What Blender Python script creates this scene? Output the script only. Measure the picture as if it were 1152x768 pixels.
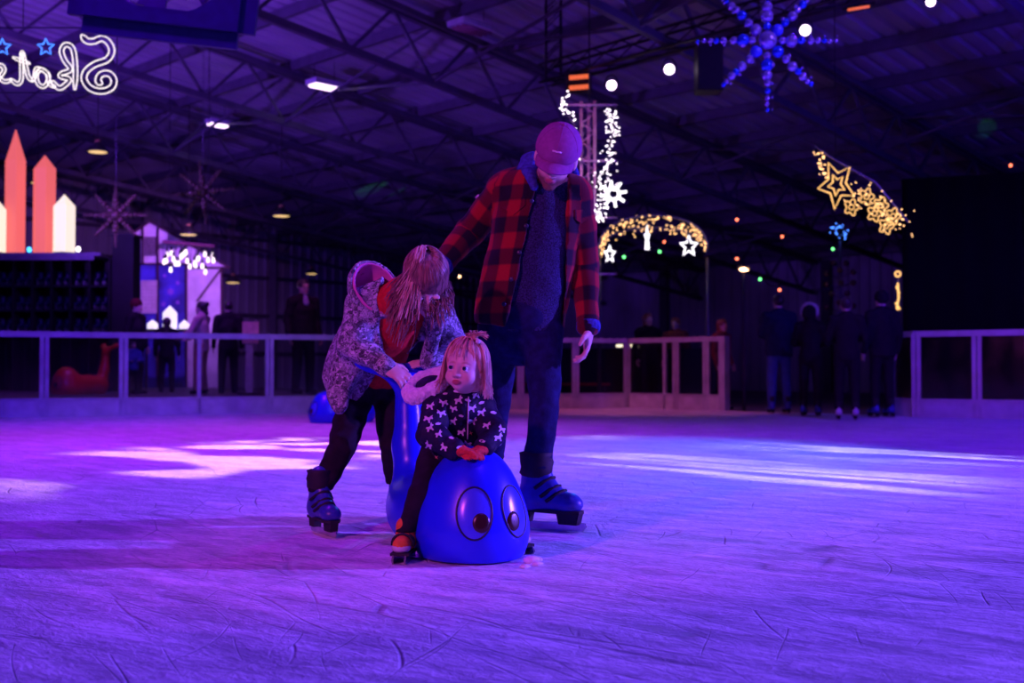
import bpy, math, random
import numpy as np
from mathutils import Vector, Matrix, noise as mnoise
R = math.radians
random.seed(7)
for o in list(bpy.data.objects): bpy.data.objects.remove(o)
SC = bpy.context.scene
COL = SC.collection

# ------------------------------------------------------------------ camera
F = 1280.0; CAMZ = 0.67; HZ = 415.0
TH = math.atan((HZ-384.0)/F)
cam_d = bpy.data.cameras.new('camera'); cam = bpy.data.objects.new('camera', cam_d); COL.objects.link(cam)
cam.location = (0, 0, CAMZ); cam.rotation_euler = (math.pi/2+TH, 0, 0)
cam_d.sensor_width = 36.0; cam_d.lens = F/1152*36.0
cam_d.dof.use_dof = True; cam_d.dof.focus_distance = 4.0; cam_d.dof.aperture_fstop = 3.0
cam_d.clip_end = 300
SC.camera = cam
SC.view_settings.view_transform = 'Standard'; SC.view_settings.look = 'None'
SC.view_settings.gamma = 1.0; SC.view_settings.exposure = 0.0
SC.view_settings.use_curve_mapping = False

def at(px, py, Y):
    a = (px-576.0)/F; b = (384.0-py)/F
    d = Vector((a, math.cos(TH)-b*math.sin(TH), math.sin(TH)+b*math.cos(TH)))
    return Vector((0, 0, CAMZ)) + d*(Y/d.y)
def ground(px, py, z=0.0):
    a = (px-576.0)/F; b = (384.0-py)/F
    d = Vector((a, math.cos(TH)-b*math.sin(TH), math.sin(TH)+b*math.cos(TH)))
    return Vector((0, 0, CAMZ)) + d*((z-CAMZ)/d.z)

# ------------------------------------------------------------------ world and lights
W = bpy.data.worlds.new('world'); SC.world = W; W.use_nodes = True
bg = W.node_tree.nodes['Background']; bg.inputs[0].default_value = (0.06, 0.018, 0.42, 1); bg.inputs[1].default_value = 0.11

def spot(name, loc, target, color, power, size=45, blend=0.5, radius=0.08, gobo=None):
    l = bpy.data.lights.new(name, 'SPOT'); l.color = color; l.energy = power
    l.spot_size = R(size); l.spot_blend = blend; l.shadow_soft_size = radius
    o = bpy.data.objects.new(name, l); COL.objects.link(o); o.location = loc
    o.rotation_euler = (Vector(target)-Vector(loc)).to_track_quat('-Z', 'Y').to_euler()
    if gobo:
        l.use_nodes = True; nt = l.node_tree; em = nt.nodes['Emission']
        gobo(nt, em)
    return o
def gobo_streaks(scale, stretch, lo, hi, rot=0.0, seed=0.0, half=9.0, halfx=9.0):
    """a gobo slide in front of the lamp: the pattern is a function of the beam direction in lamp space"""
    def f(nt, em):
        tc = nt.nodes.new('ShaderNodeTexCoord'); sep = nt.nodes.new('ShaderNodeSeparateXYZ')
        nt.links.new(tc.outputs['Normal'], sep.inputs[0])
        def div(k):
            n = nt.nodes.new('ShaderNodeMath'); n.operation = 'DIVIDE'; nt.links.new(sep.outputs[k], n.inputs[0]); nt.links.new(sep.outputs[2], n.inputs[1]); return n
        dx, dy = div(0), div(1)
        co = nt.nodes.new('ShaderNodeCombineXYZ'); nt.links.new(dx.outputs[0], co.inputs[0]); nt.links.new(dy.outputs[0], co.inputs[1])
        mp = nt.nodes.new('ShaderNodeMapping'); mp.inputs['Rotation'].default_value = (0, 0, R(rot)); mp.inputs['Scale'].default_value = (scale/stretch, scale, 1)
        mp.inputs['Location'].default_value = (seed, seed*1.7, 0)
        nt.links.new(co.outputs[0], mp.inputs[0])
        nz = nt.nodes.new('ShaderNodeTexNoise'); nz.inputs['Scale'].default_value = 1.0; nz.inputs['Detail'].default_value = 1.0
        nz.inputs['Distortion'].default_value = 0.4
        nt.links.new(mp.outputs[0], nz.inputs[0])
        mr = nt.nodes.new('ShaderNodeMapRange'); mr.inputs[1].default_value = lo; mr.inputs[2].default_value = hi
        mr.interpolation_type = 'SMOOTHSTEP'
        nt.links.new(nz.outputs[0], mr.inputs[0]); out = mr.outputs[0]
        for (n, hw) in ((dy, half), (dx, halfx)):
            ab = nt.nodes.new('ShaderNodeMath'); ab.operation = 'ABSOLUTE'; nt.links.new(n.outputs[0], ab.inputs[0])
            fr = nt.nodes.new('ShaderNodeMapRange'); fr.interpolation_type = 'SMOOTHSTEP'; fr.inputs[1].default_value = hw*0.6; fr.inputs[2].default_value = hw; fr.inputs[3].default_value = 1; fr.inputs[4].default_value = 0
            nt.links.new(ab.outputs[0], fr.inputs[0]); mu = nt.nodes.new('ShaderNodeMath'); mu.operation = 'MULTIPLY'; nt.links.new(out, mu.inputs[0]); nt.links.new(fr.outputs[0], mu.inputs[1]); out = mu.outputs[0]
        nt.links.new(out, em.inputs[1])
    return f

# stage lamps of the rink, plus unseen fills added to brighten single places
spot('side_blue', (12.5, 5.0, 4.0), (0.5, 3.6, 0.2), (0.19, 0.075, 1.0), 16000, 62, 0.7, 0.10)
spot('overhead_violet', (1.2, 2.2, 6.8), (1.2, 2.6, 0.0), (0.13, 0.02, 1.0), 330, 110, 0.9, 0.25)  # unseen overhead spot, added as broad fill for the near ice
spot('overhead_violet', (4.8, 9.5, 6.2), (4.8, 9.8, 0.0), (0.13, 0.010, 1.0), 1300, 105, 0.9, 0.25)  # unseen overhead fill added over the right-hand ice
spot('overhead_purple', (-3.5, 7.5, 6.9), (-3.5, 7.5, 0.0), (0.30, 0.004, 1.0), 1450, 100, 0.9, 0.25)  # unseen overhead fill added over the left ice
spot('overhead_magenta', (-2.6, 11.5, 6.4), (-2.6, 11.8, 0.0), (0.48, 0.02, 1.0), 2300, 92, 0.9, 0.25)  # unseen overhead fill added over the far ice
spot('tower_pink_fill', (-0.6, 9.5, 5.6), tuple(at(663, 190, 13.5)), (1.0, 0.22, 0.75), 420, 22, 0.8, 0.1)  # added unseen spot that lightens the tower
spot('barrier_pink', (-1.0, 15.5, 5.6), (2.0, 18.8, 0.2), (1.0, 0.12, 0.45), 500, 50, 0.9, 0.15)
spot('key_magenta', (-3.6, -0.6, 3.0), (-0.1, 4.6, 0.95), (0.95, 0.11, 0.85), 720, 34, 0.6, 0.12)
spot('gobo_white', (-0.2, 14.5, 6.0), (-2.0, 9.0, 0.0), (1.0, 0.50, 0.9), 7000, 30, 0.4, 0.03, gobo_streaks(16, 3.0, 0.50, 0.60, 8, 3.1, 0.24, 0.20))
spot('gobo_streaks', (5.4, 13.2, 6.0), (1.5, 9.1, 0.0), (0.75, 0.60, 1.0), 5500, 48, 0.5, 0.03, gobo_streaks(70, 22.0, 0.45, 0.58, 4, 1.3, 0.17, 0.34))
spot('cyan_beam', (3.0, 14.5, 6.0), (0.9, 8.6, 0.0), (0.02, 0.20, 1.0), 2400, 38, 0.9, 0.1)
spot('roof_uplight', (-9.5, 14.0, 2.4), (-5.6, 20.5, 6.6), (0.20, 0.045, 1.0), 3600, 80, 0.9, 0.2)
spot('roof_uplight', (-15.0, 20.0, 3.0), (-9.0, 27.0, 6.2), (0.16, 0.04, 1.0), 1300, 80, 0.9, 0.2)
spot('roof_uplight_blue', (9.0, 9.0, 3.0), (6.0, 17.0, 7.0), (0.06, 0.012, 1.0), 1400, 100, 0.9, 0.2)
spot('roof_green_beam', (0.5, 23.0, 4.2), tuple(at(437, 213, 31)), (0.10, 1.0, 0.25), 900, 3.0, 0.6, 0.02)
spot('roof_green_beam', (7.6, 17.0, 4.4), tuple(at(1112, 143, 21.9)), (0.10, 1.0, 0.35), 160, 4.0, 0.6, 0.02)
spot('facade_fill', (-4.8, 21.5, 4.2), tuple(at(205, 310, 26)), (0.50, 0.13, 1.0), 1500, 60, 0.7, 0.1)  # added fill so the chalet front is not too dark, no visible source

spot('barrier_blue_fill', (-2.0, 8.5, 6.4), (-7.0, 16.5, 0.6), (0.08, 0.02, 1.0), 2800, 50, 0.9, 0.15)  # added unseen fill turning the long barrier blue
spot('barrier_blue_fill', (5.0, 8.5, 6.2), (6.6, 15.6, 0.6), (0.08, 0.015, 1.0), 1500, 46, 0.9, 0.15)  # same added fill for the right-hand barrier
spot('deck_violet_fill', (-5.2, 17.6, 5.2), (-6.4, 19.4, 0.4), (0.38, 0.05, 1.0), 520, 80, 0.9, 0.15)  # unseen spot added to brighten the deck and its spectators
spot('deck_pink_fill', (-3.0, 17.2, 4.6), (-3.5, 19.0, 1.7), (0.9, 0.12, 0.8), 120, 45, 0.9, 0.1)  # unseen spot added to bring up the spectator with glasses
spot('ornament_fill', (4.6, 5.6, 5.2), tuple(at(863, 46, 9.0)), (0.42, 0.22, 1.0), 900, 26, 0.6, 0.08)  # unseen spot added to give the large snowflake brightness and highlights

# ------------------------------------------------------------------ materials
def _nt(name):
    m = bpy.data.materials.new(name); m.use_nodes = True
    nt = m.node_tree; return m, nt, nt.nodes['Principled BSDF']
def N(nt, t, **kw):
    n = nt.nodes.new(t)
    for k, v in kw.items(): setattr(n, k, v)
    return n
def ramp(nt, src, stops):
    r = N(nt, 'ShaderNodeValToRGB'); e = r.color_ramp.elements
    while len(e) < len(stops): e.new(0.5)
    for el, (p, c) in zip(e, stops): el.position = p; el.color = tuple(c)+(1,) if len(c) == 3 else c
    nt.links.new(src, r.inputs[0]); return r
def cloth(name, color, rough=0.9, **kw):
    m = mat(name, color, rough, **kw); m.node_tree.nodes['Principled BSDF'].inputs['Specular IOR Level'].default_value = 0.12; return m
def mat(name, color, rough=0.6, metal=0.0, var=0.18, scale=12.0, bump=0.0, bscale=None, **kw):
    m, nt, p = _nt(name)
    tc = N(nt, 'ShaderNodeTexCoord'); nz = N(nt, 'ShaderNodeTexNoise'); nz.inputs['Scale'].default_value = scale; nz.inputs['Detail'].default_value = 4
    nt.links.new(tc.outputs['Object'], nz.inputs[0])
    c = Vector(color)
    rp = ramp(nt, nz.outputs[0], [(0.3, tuple(c*(1-var))), (0.7, tuple(min(1, x*(1+var)) for x in c))])
    nt.links.new(rp.outputs[0], p.inputs['Base Color'])
    p.inputs['Roughness'].default_value = rough; p.inputs['Metallic'].default_value = metal
    if bump:
        n2 = N(nt, 'ShaderNodeTexNoise'); n2.inputs['Scale'].default_value = bscale or scale*4; n2.inputs['Detail'].default_value = 3
        nt.links.new(tc.outputs['Object'], n2.inputs[0])
        b = N(nt, 'ShaderNodeBump'); b.inputs['Strength'].default_value = bump; b.inputs['Distance'].default_value = 0.01
        nt.links.new(n2.outputs[0], b.inputs['Height']); nt.links.new(b.outputs[0], p.inputs['Normal'])
    for k, v in kw.items(): p.inputs[k.replace('_', ' ')].default_value = v
    return m
def emit(name, color, strength, base=(0.05, 0.05, 0.05)):
    m, nt, p = _nt(name)
    p.inputs['Base Color'].default_value = tuple(base)+(1,)
    p.inputs['Emission Color'].default_value = tuple(color)+(1,); p.inputs['Emission Strength'].default_value = strength
    return m

# ------------------------------------------------------------------ objects
def tag(o, label=None, cat=None, group=None, kind=None):
    if label: o['label'] = label
    if cat: o['category'] = cat
    if group: o['group'] = group
    if kind: o['kind'] = kind
    return o
def thing(name, label, cat, loc=(0, 0, 0), rotz=0.0, group=None):
    o = bpy.data.objects.new(name, None); COL.objects.link(o); o.empty_display_size = 0.1
    o.location = loc; o.rotation_euler = (0, 0, rotz)
    return tag(o, label, cat, group)
def basis(o):
    m = o.matrix_basis.copy()
    return m if o.parent is None else basis(o.parent) @ o.matrix_parent_inverse @ m
def link(name, me, parent=None, world=True):
    o = bpy.data.objects.new(name, me); COL.objects.link(o)
    if parent is not None:
        o.parent = parent
        if world: o.matrix_parent_inverse = basis(parent).inverted()
    return o
def copy_tree(o, parent=None):
    c = o.copy(); COL.objects.link(c)
    if parent is not None: c.parent = parent
    for ch in list(o.children): copy_tree(ch, c)
    return c

class MB:
    """collects shapes into one mesh"""
    def __init__(s): s.v = []; s.f = []; s.m = []; s.cur = 0; s.sm = []; s.smooth = False
    def mi(s, i): s.cur = i; return s
    def add(s, vs, fs, smooth=None):
        b = len(s.v); s.v += [tuple(v) for v in vs]
        for f in fs: s.f.append(tuple(b+i for i in f)); s.m.append(s.cur); s.sm.append(s.smooth if smooth is None else smooth)
        return s
    def box(s, c, d, M=None):
        c = Vector(c); hx, hy, hz = d[0]/2, d[1]/2, d[2]/2
        vs = [Vector((x, y, z)) for x in (-hx, hx) for y in (-hy, hy) for z in (-hz, hz)]
        if M is not None: vs = [M @ v for v in vs]
        return s.add([c+v for v in vs], [(0, 1, 3, 2), (4, 6, 7, 5), (0, 4, 5, 1), (2, 3, 7, 6), (0, 2, 6, 4), (1, 5, 7, 3)], False)
    def bar(s, a, b, w, h=None, up=(0, 0, 1)):
        a = Vector(a); b = Vector(b); d = (b-a); L = d.length; d.normalize(); h = h or w
        u = Vector(up)
        if abs(d.dot(u)) > 0.98: u = Vector((1, 0, 0))
        x = d.cross(u).normalized(); y = x.cross(d).normalized()
        M = Matrix((x, d, y)).transposed()
        return s.box((a+b)/2, (w, L, h), M)
    def tube(s, pts, r, n=8, caps=True, closed=False):
        pts = [Vector(p) for p in pts]; K = len(pts)
        rs = r if hasattr(r, '__len__') else [r]*K
        ring = []; prev = None; vs = []
        for i in range(K):
            t = (pts[(i+1) % K]-pts[i-1]) if closed else (pts[min(i+1, K-1)]-pts[max(i-1, 0)])
            if t.length < 1e-9: t = Vector((0, 0, 1))
            t.normalize()
            if prev is None:
                u = Vector((0, 0, 1)) if abs(t.z) < 0.9 else Vector((1, 0, 0)); x = t.cross(u).normalized()
            else:
                x = (prev-t*prev.dot(t))
                x = x.normalized() if x.length > 1e-6 else t.orthogonal().normalized()
            prev = x; y = t.cross(x)
            for k in range(n):
                a = 2*math.pi*k/n; vs.append(pts[i]+(x*math.cos(a)+y*math.sin(a))*rs[i])
        fs = []
        for i in range(K if closed else K-1):
            j = (i+1) % K
            for k in range(n):
                l = (k+1) % n; fs.append((i*n+k, i*n+l, j*n+l, j*n+k))
        if caps and not closed:
            fs.append(tuple(range(n))[::-1]); fs.append(tuple((K-1)*n+k for k in range(n)))
        return s.add(vs, fs, True)
    def lathe(s, prof, n=16, c=(0, 0, 0), M=None):
        c = Vector(c); vs = []; fs = []
        for (r, z) in prof:
            for k in range(n):
                a = 2*math.pi*k/n; v = Vector((r*math.cos(a), r*math.sin(a), z)); vs.append(c+(M @ v if M is not None else v))
        for i in range(len(prof)-1):
            for k in range(n):
                l = (k+1) % n; fs.append((i*n+k, i*n+l, (i+1)*n+l, (i+1)*n+k))
        if prof[0][0] > 1e-4: fs.append(tuple(range(n))[::-1])
        if prof[-1][0] > 1e-4: fs.append(tuple((len(prof)-1)*n+k for k in range(n)))
        return s.add(vs, fs, True)
    def ball(s, c, r, n=8, m=5, M=None):
        rr = r if hasattr(r, '__len__') else (r, r, r)
        vs = [Vector((0, 0, -rr[2]))]; fs = []
        for i in range(1, m):
            p = -math.pi/2+math.pi*i/m
            for k in range(n):
                a = 2*math.pi*k/n; vs.append(Vector((rr[0]*math.cos(p)*math.cos(a), rr[1]*math.cos(p)*math.sin(a), rr[2]*math.sin(p))))
        vs.append(Vector((0, 0, rr[2]))); T = len(vs)-1
        for k in range(n):
            l = (k+1) % n; fs.append((0, 1+l, 1+k)); fs.append((T, 1+(m-2)*n+k, 1+(m-2)*n+l))
            for i in range(m-2): fs.append((1+i*n+k, 1+i*n+l, 1+(i+1)*n+l, 1+(i+1)*n+k))
        c = Vector(c)
        return s.add([c+(M @ v if M is not None else v) for v in vs], fs, True)
    def prism(s, poly, ex, M=None):
        """poly: closed list of 3D points; ex: extrusion vector"""
        P = [Vector(p) for p in poly]; ex = Vector(ex); n = len(P)
        vs = P+[p+ex for p in P]
        fs = [tuple(range(n)), tuple(range(n, 2*n))[::-1]]+[(i, i+n, (i+1) % n+n, (i+1) % n) for i in range(n)]
        return s.add(vs, fs, False)
    def mesh(s, name, mats):
        me = bpy.data.meshes.new(name); me.from_pydata(s.v, [], s.f)
        for m in (mats if isinstance(mats, (list, tuple)) else [mats]): me.materials.append(m)
        me.polygons.foreach_set('material_index', s.m); me.polygons.foreach_set('use_smooth', s.sm)
        me.update(); return me
    def obj(s, name, mats, parent=None, world=True):
        return link(name, s.mesh(name, mats), parent, world)

def star_pts(n, ro, ri, rot=90):
    return [((ro if i % 2 == 0 else ri)*math.cos(R(rot+i*180/n)), (ro if i % 2 == 0 else ri)*math.sin(R(rot+i*180/n))) for i in range(2*n)]

# ------------------------------------------------------------------ signed-distance modelling (smooth unions meshed by surface nets)
class Field:
    def __init__(s, lo, hi, h):
        s.h = h; s.lo = np.array(lo, float); s.n = np.ceil((np.array(hi, float)-s.lo)/h).astype(int)+1
        s.d = np.full(tuple(s.n), 0.5, np.float32)
    def block(s, lo, hi):
        i0 = np.clip(np.floor((np.array(lo)-s.lo)/s.h).astype(int), 0, s.n); i1 = np.clip(np.ceil((np.array(hi)-s.lo)/s.h).astype(int)+1, 0, s.n)
        if np.any(i1 <= i0): return None
        ax = [(s.lo[k]+s.h*np.arange(i0[k], i1[k])).astype(np.float32) for k in range(3)]
        return tuple(slice(a, b) for a, b in zip(i0, i1)), np.meshgrid(*ax, indexing='ij', sparse=True)
    def merge(s, sl, d, k, op):
        c = s.d[sl]
        if op == 'u':
            if k > 0:
                hh = np.clip(0.5+0.5*(c-d)/k, 0, 1); s.d[sl] = c+(d-c)*hh-k*hh*(1-hh)
            else: s.d[sl] = np.minimum(c, d)
        elif op == 's':
            if k > 0:
                hh = np.clip(0.5-0.5*(c+d)/k, 0, 1); s.d[sl] = c+(-d-c)*hh+k*hh*(1-hh)
            else: s.d[sl] = np.maximum(c, -d)
    def cone(s, a, b, ra, rb=None, k=0.02, flat=None, op='u'):
        rb = ra if rb is None else rb; a = np.array(a, float); b = np.array(b, float)
        m = max(ra, rb)*(1.0 if flat is None else max(1.0, flat[1]))+k+2*s.h
        B = s.block(np.minimum(a, b)-m, np.maximum(a, b)+m)
        if B is None: return s
        sl, (x, y, z) = B
        p = [x-a[0], y-a[1], z-a[2]]; ab = b-a; sc = 1.0
        if flat is not None:
            nn = np.array(flat[0], float); nn /= np.linalg.norm(nn); f = flat[1]
            q = p[0]*nn[0]+p[1]*nn[1]+p[2]*nn[2]; g = (1/f-1)
            p = [p[i]+q*(g*nn[i]) for i in range(3)]; ab = ab+nn*(g*np.dot(ab, nn)); sc = min(1.0, f)
        L2 = max(1e-9, float(ab @ ab)); t = np.clip((p[0]*ab[0]+p[1]*ab[1]+p[2]*ab[2])/L2, 0, 1)
        d = (np.sqrt((p[0]-t*ab[0])**2+(p[1]-t*ab[1])**2+(p[2]-t*ab[2])**2)-(ra+(rb-ra)*t))*sc
        s.merge(sl, d.astype(np.float32), k, op); return s
    def ell(s, c, r, M=None, k=0.02, op='u'):
        c = np.array(c, float); r = np.array(r, float); m = r.max()+k+2*s.h
        B = s.block(c-m, c+m)
        if B is None: return s
        sl, (x, y, z) = B; p = [x-c[0], y-c[1], z-c[2]]
        A = np.eye(3) if M is None else np.array(M)            # columns = axes
        q2 = 0; g2 = 0
        for i in range(3):
            w = (p[0]*A[0, i]+p[1]*A[1, i]+p[2]*A[2, i])/r[i]; q2 = q2+w*w; g2 = g2+(w/r[i])**2
        q = np.sqrt(q2); d = q*(q-1)/np.sqrt(g2+1e-9)
        d = np.where(q < 0.3, -r.min()*0.7, d)
        s.merge(sl, d.astype(np.float32), k, op); return s
    def rbox(s, c, hsz, M=None, rad=0.01, k=0.01, op='u'):
        c = np.array(c, float); hsz = np.array(hsz, float)-rad; m = np.linalg.norm(hsz)+rad+k+2*s.h
        B = s.block(c-m, c+m)
        if B is None: return s
        sl, (x, y, z) = B; p = [x-c[0], y-c[1], z-c[2]]
        A = np.eye(3) if M is None else np.array(M)
        q = [np.abs(p[0]*A[0, i]+p[1]*A[1, i]+p[2]*A[2, i])-hsz[i] for i in range(3)]
        d = np.sqrt(sum(np.maximum(w, 0)**2 for w in q))+np.minimum(np.maximum(np.maximum(q[0], q[1]), q[2]), 0)-rad
        s.merge(sl, d.astype(np.float32), k, op); return s
    def half(s, p0, nrm, k=0.0):
        """cut away the side the normal points to"""
        x, y, z = np.meshgrid(*[(s.lo[k_]+s.h*np.arange(s.n[k_])).astype(np.float32) for k_ in range(3)], indexing='ij', sparse=True)
        n = np.array(nrm, float); n /= np.linalg.norm(n)
        d = (x-p0[0])*n[0]+(y-p0[1])*n[1]+(z-p0[2])*n[2]
        s.d = np.maximum(s.d, d.astype(np.float32)); return s
    def wrinkle(s, amp, scale, seed=0.0):
        s.wr = (amp, scale, seed); return s
    def mesh(s):
        d = s.d.copy()
        for ax in range(3):                                     # close the surface at the grid border
            sl = [slice(None)]*3; sl[ax] = 0; d[tuple(sl)] = np.maximum(d[tuple(sl)], 1e-3); sl[ax] = -1; d[tuple(sl)] = np.maximum(d[tuple(sl)], 1e-3)
        ins = d < 0; nx, ny, nz = d.shape
        cnt = np.zeros((nx-1, ny-1, nz-1), np.int8)
        offs = [(i, j, k) for i in (0, 1) for j in (0, 1) for k in (0, 1)]
        for (i, j, k) in offs: cnt += ins[i:nx-1+i, j:ny-1+j, k:nz-1+k]
        act = (cnt > 0) & (cnt < 8); idx = np.argwhere(act)
        vid = np.full(act.shape, -1, np.int64); vid[act] = np.arange(len(idx))
        cv = np.stack([d[idx[:, 0]+i, idx[:, 1]+j, idx[:, 2]+k] for (i, j, k) in offs], 1)
        pos = np.zeros((len(idx), 3)); w = np.zeros(len(idx)); O = np.array(offs, float)
        for a in range(8):
            for b in range(a+1, 8):
                if np.abs(O[a]-O[b]).sum() != 1: continue
                m = (cv[:, a] < 0) != (cv[:, b] < 0)
                t = cv[m, a]/(cv[m, a]-cv[m, b]); pos[m] += O[a]+(O[b]-O[a])*t[:, None]; w[m] += 1
        V = s.lo+(idx+pos/w[:, None])*s.h
        quads = []
        for ax in range(3):
            o1, o2 = [(1, 2), (2, 0), (0, 1)][ax]
            sl0 = [slice(1, -1)]*3; sl0[ax] = slice(0, -1); sl1 = [slice(1, -1)]*3; sl1[ax] = slice(1, None)
            A = ins[tuple(sl0)]; Bq = ins[tuple(sl1)]
            for flip, msk in ((False, A & ~Bq), (True, ~A & Bq)):
                e = np.argwhere(msk)+1; e[:, ax] -= 1
                def c(u, v):
                    q = e.copy(); q[:, o1] -= u; q[:, o2] -= v; return vid[q[:, 0], q[:, 1], q[:, 2]]
                Q = np.stack([c(1, 1), c(0, 1), c(0, 0), c(1, 0)], 1)
                quads.append(Q[:, ::-1] if flip else Q)
        Q = np.concatenate(quads); Q = Q[(Q >= 0).all(1)]
        if getattr(s, 'wr', None):
            amp, scale, seed = s.wr; nrm = vnormals(V, Q); rs = np.random.RandomState(int(seed*10)+3); w = 0
            for i in range(7):
                v = rs.normal(size=3); v = v/np.linalg.norm(v)*scale*(0.6+0.35*i)
                w = w+np.sin(V @ v+rs.rand()*6.3+0.8*np.sin(V[:, 0]*v[1]*0.7-V[:, 2]*v[0]*0.6))/(1+0.3*i)
            V = V-nrm*(w*amp/3)[:, None]
        return V, Q
def vnormals(V, Q):
    fn = np.cross(V[Q[:, 2]]-V[Q[:, 0]], V[Q[:, 3]]-V[Q[:, 1]]); n = np.zeros_like(V)
    for k in range(3):
        for c in range(4): n[:, k] += np.bincount(Q[:, c], fn[:, k], len(V))
    return n/np.maximum(np.linalg.norm(n, axis=1), 1e-12)[:, None]
def np_mesh(name, V, Q, mats):
    me = bpy.data.meshes.new(name); me.vertices.add(len(V)); me.vertices.foreach_set('co', V.astype(np.float32).ravel())
    me.loops.add(Q.size); me.loops.foreach_set('vertex_index', Q.astype(np.int32).ravel())
    me.polygons.add(len(Q)); me.polygons.foreach_set('loop_start', np.arange(0, Q.size, 4, dtype=np.int32))
    try: me.polygons.foreach_set('loop_total', np.full(len(Q), 4, np.int32))
    except Exception: pass
    me.polygons.foreach_set('use_smooth', np.ones(len(Q), bool))
    for m in (mats if isinstance(mats, (list, tuple)) else [mats]): me.materials.append(m)
    me.update(calc_edges=True); return me
def smooth_v(V, Q, it=1, lam=0.5):
    a = np.concatenate([Q[:, 0], Q[:, 1], Q[:, 2], Q[:, 3]]); b = np.concatenate([Q[:, 1], Q[:, 2], Q[:, 3], Q[:, 0]])
    A = np.concatenate([a, b]); B = np.concatenate([b, a]); C = np.maximum(np.bincount(A, minlength=len(V)), 1)
    for _ in range(it):
        S = np.stack([np.bincount(A, V[B, k], len(V)) for k in range(3)], 1); V = V+lam*(S/C[:, None]-V)
    return V
def sdf_obj(name, fld, mats, parent=None, sm=1, world=True):
    V, Q = fld.mesh()
    if sm: V = smooth_v(V, Q, sm)
    return link(name, np_mesh(name, V, Q, mats), parent, world), V
def set_attr(me, name, arr):
    a = me.attributes.new(name, 'FLOAT_VECTOR', 'POINT'); a.data.foreach_set('vector', np.asarray(arr, np.float32).ravel())
# ================================================================== SETTING
S2 = math.sqrt(0.5)
def uv(u, v, z): return Vector(((u-v)*S2, (u+v)*S2, z))
def roofz(u): return 8.0-0.12*u
def roof_hit(px, py, drop=0.0):
    p0 = at(px, py, 1.0); d = p0-Vector((0, 0, CAMZ)); k = 0.12*S2
    t = (8.0-drop-CAMZ)/(d.z+k*(d.x+d.y)); return Vector((0, 0, CAMZ))+d*t

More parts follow.
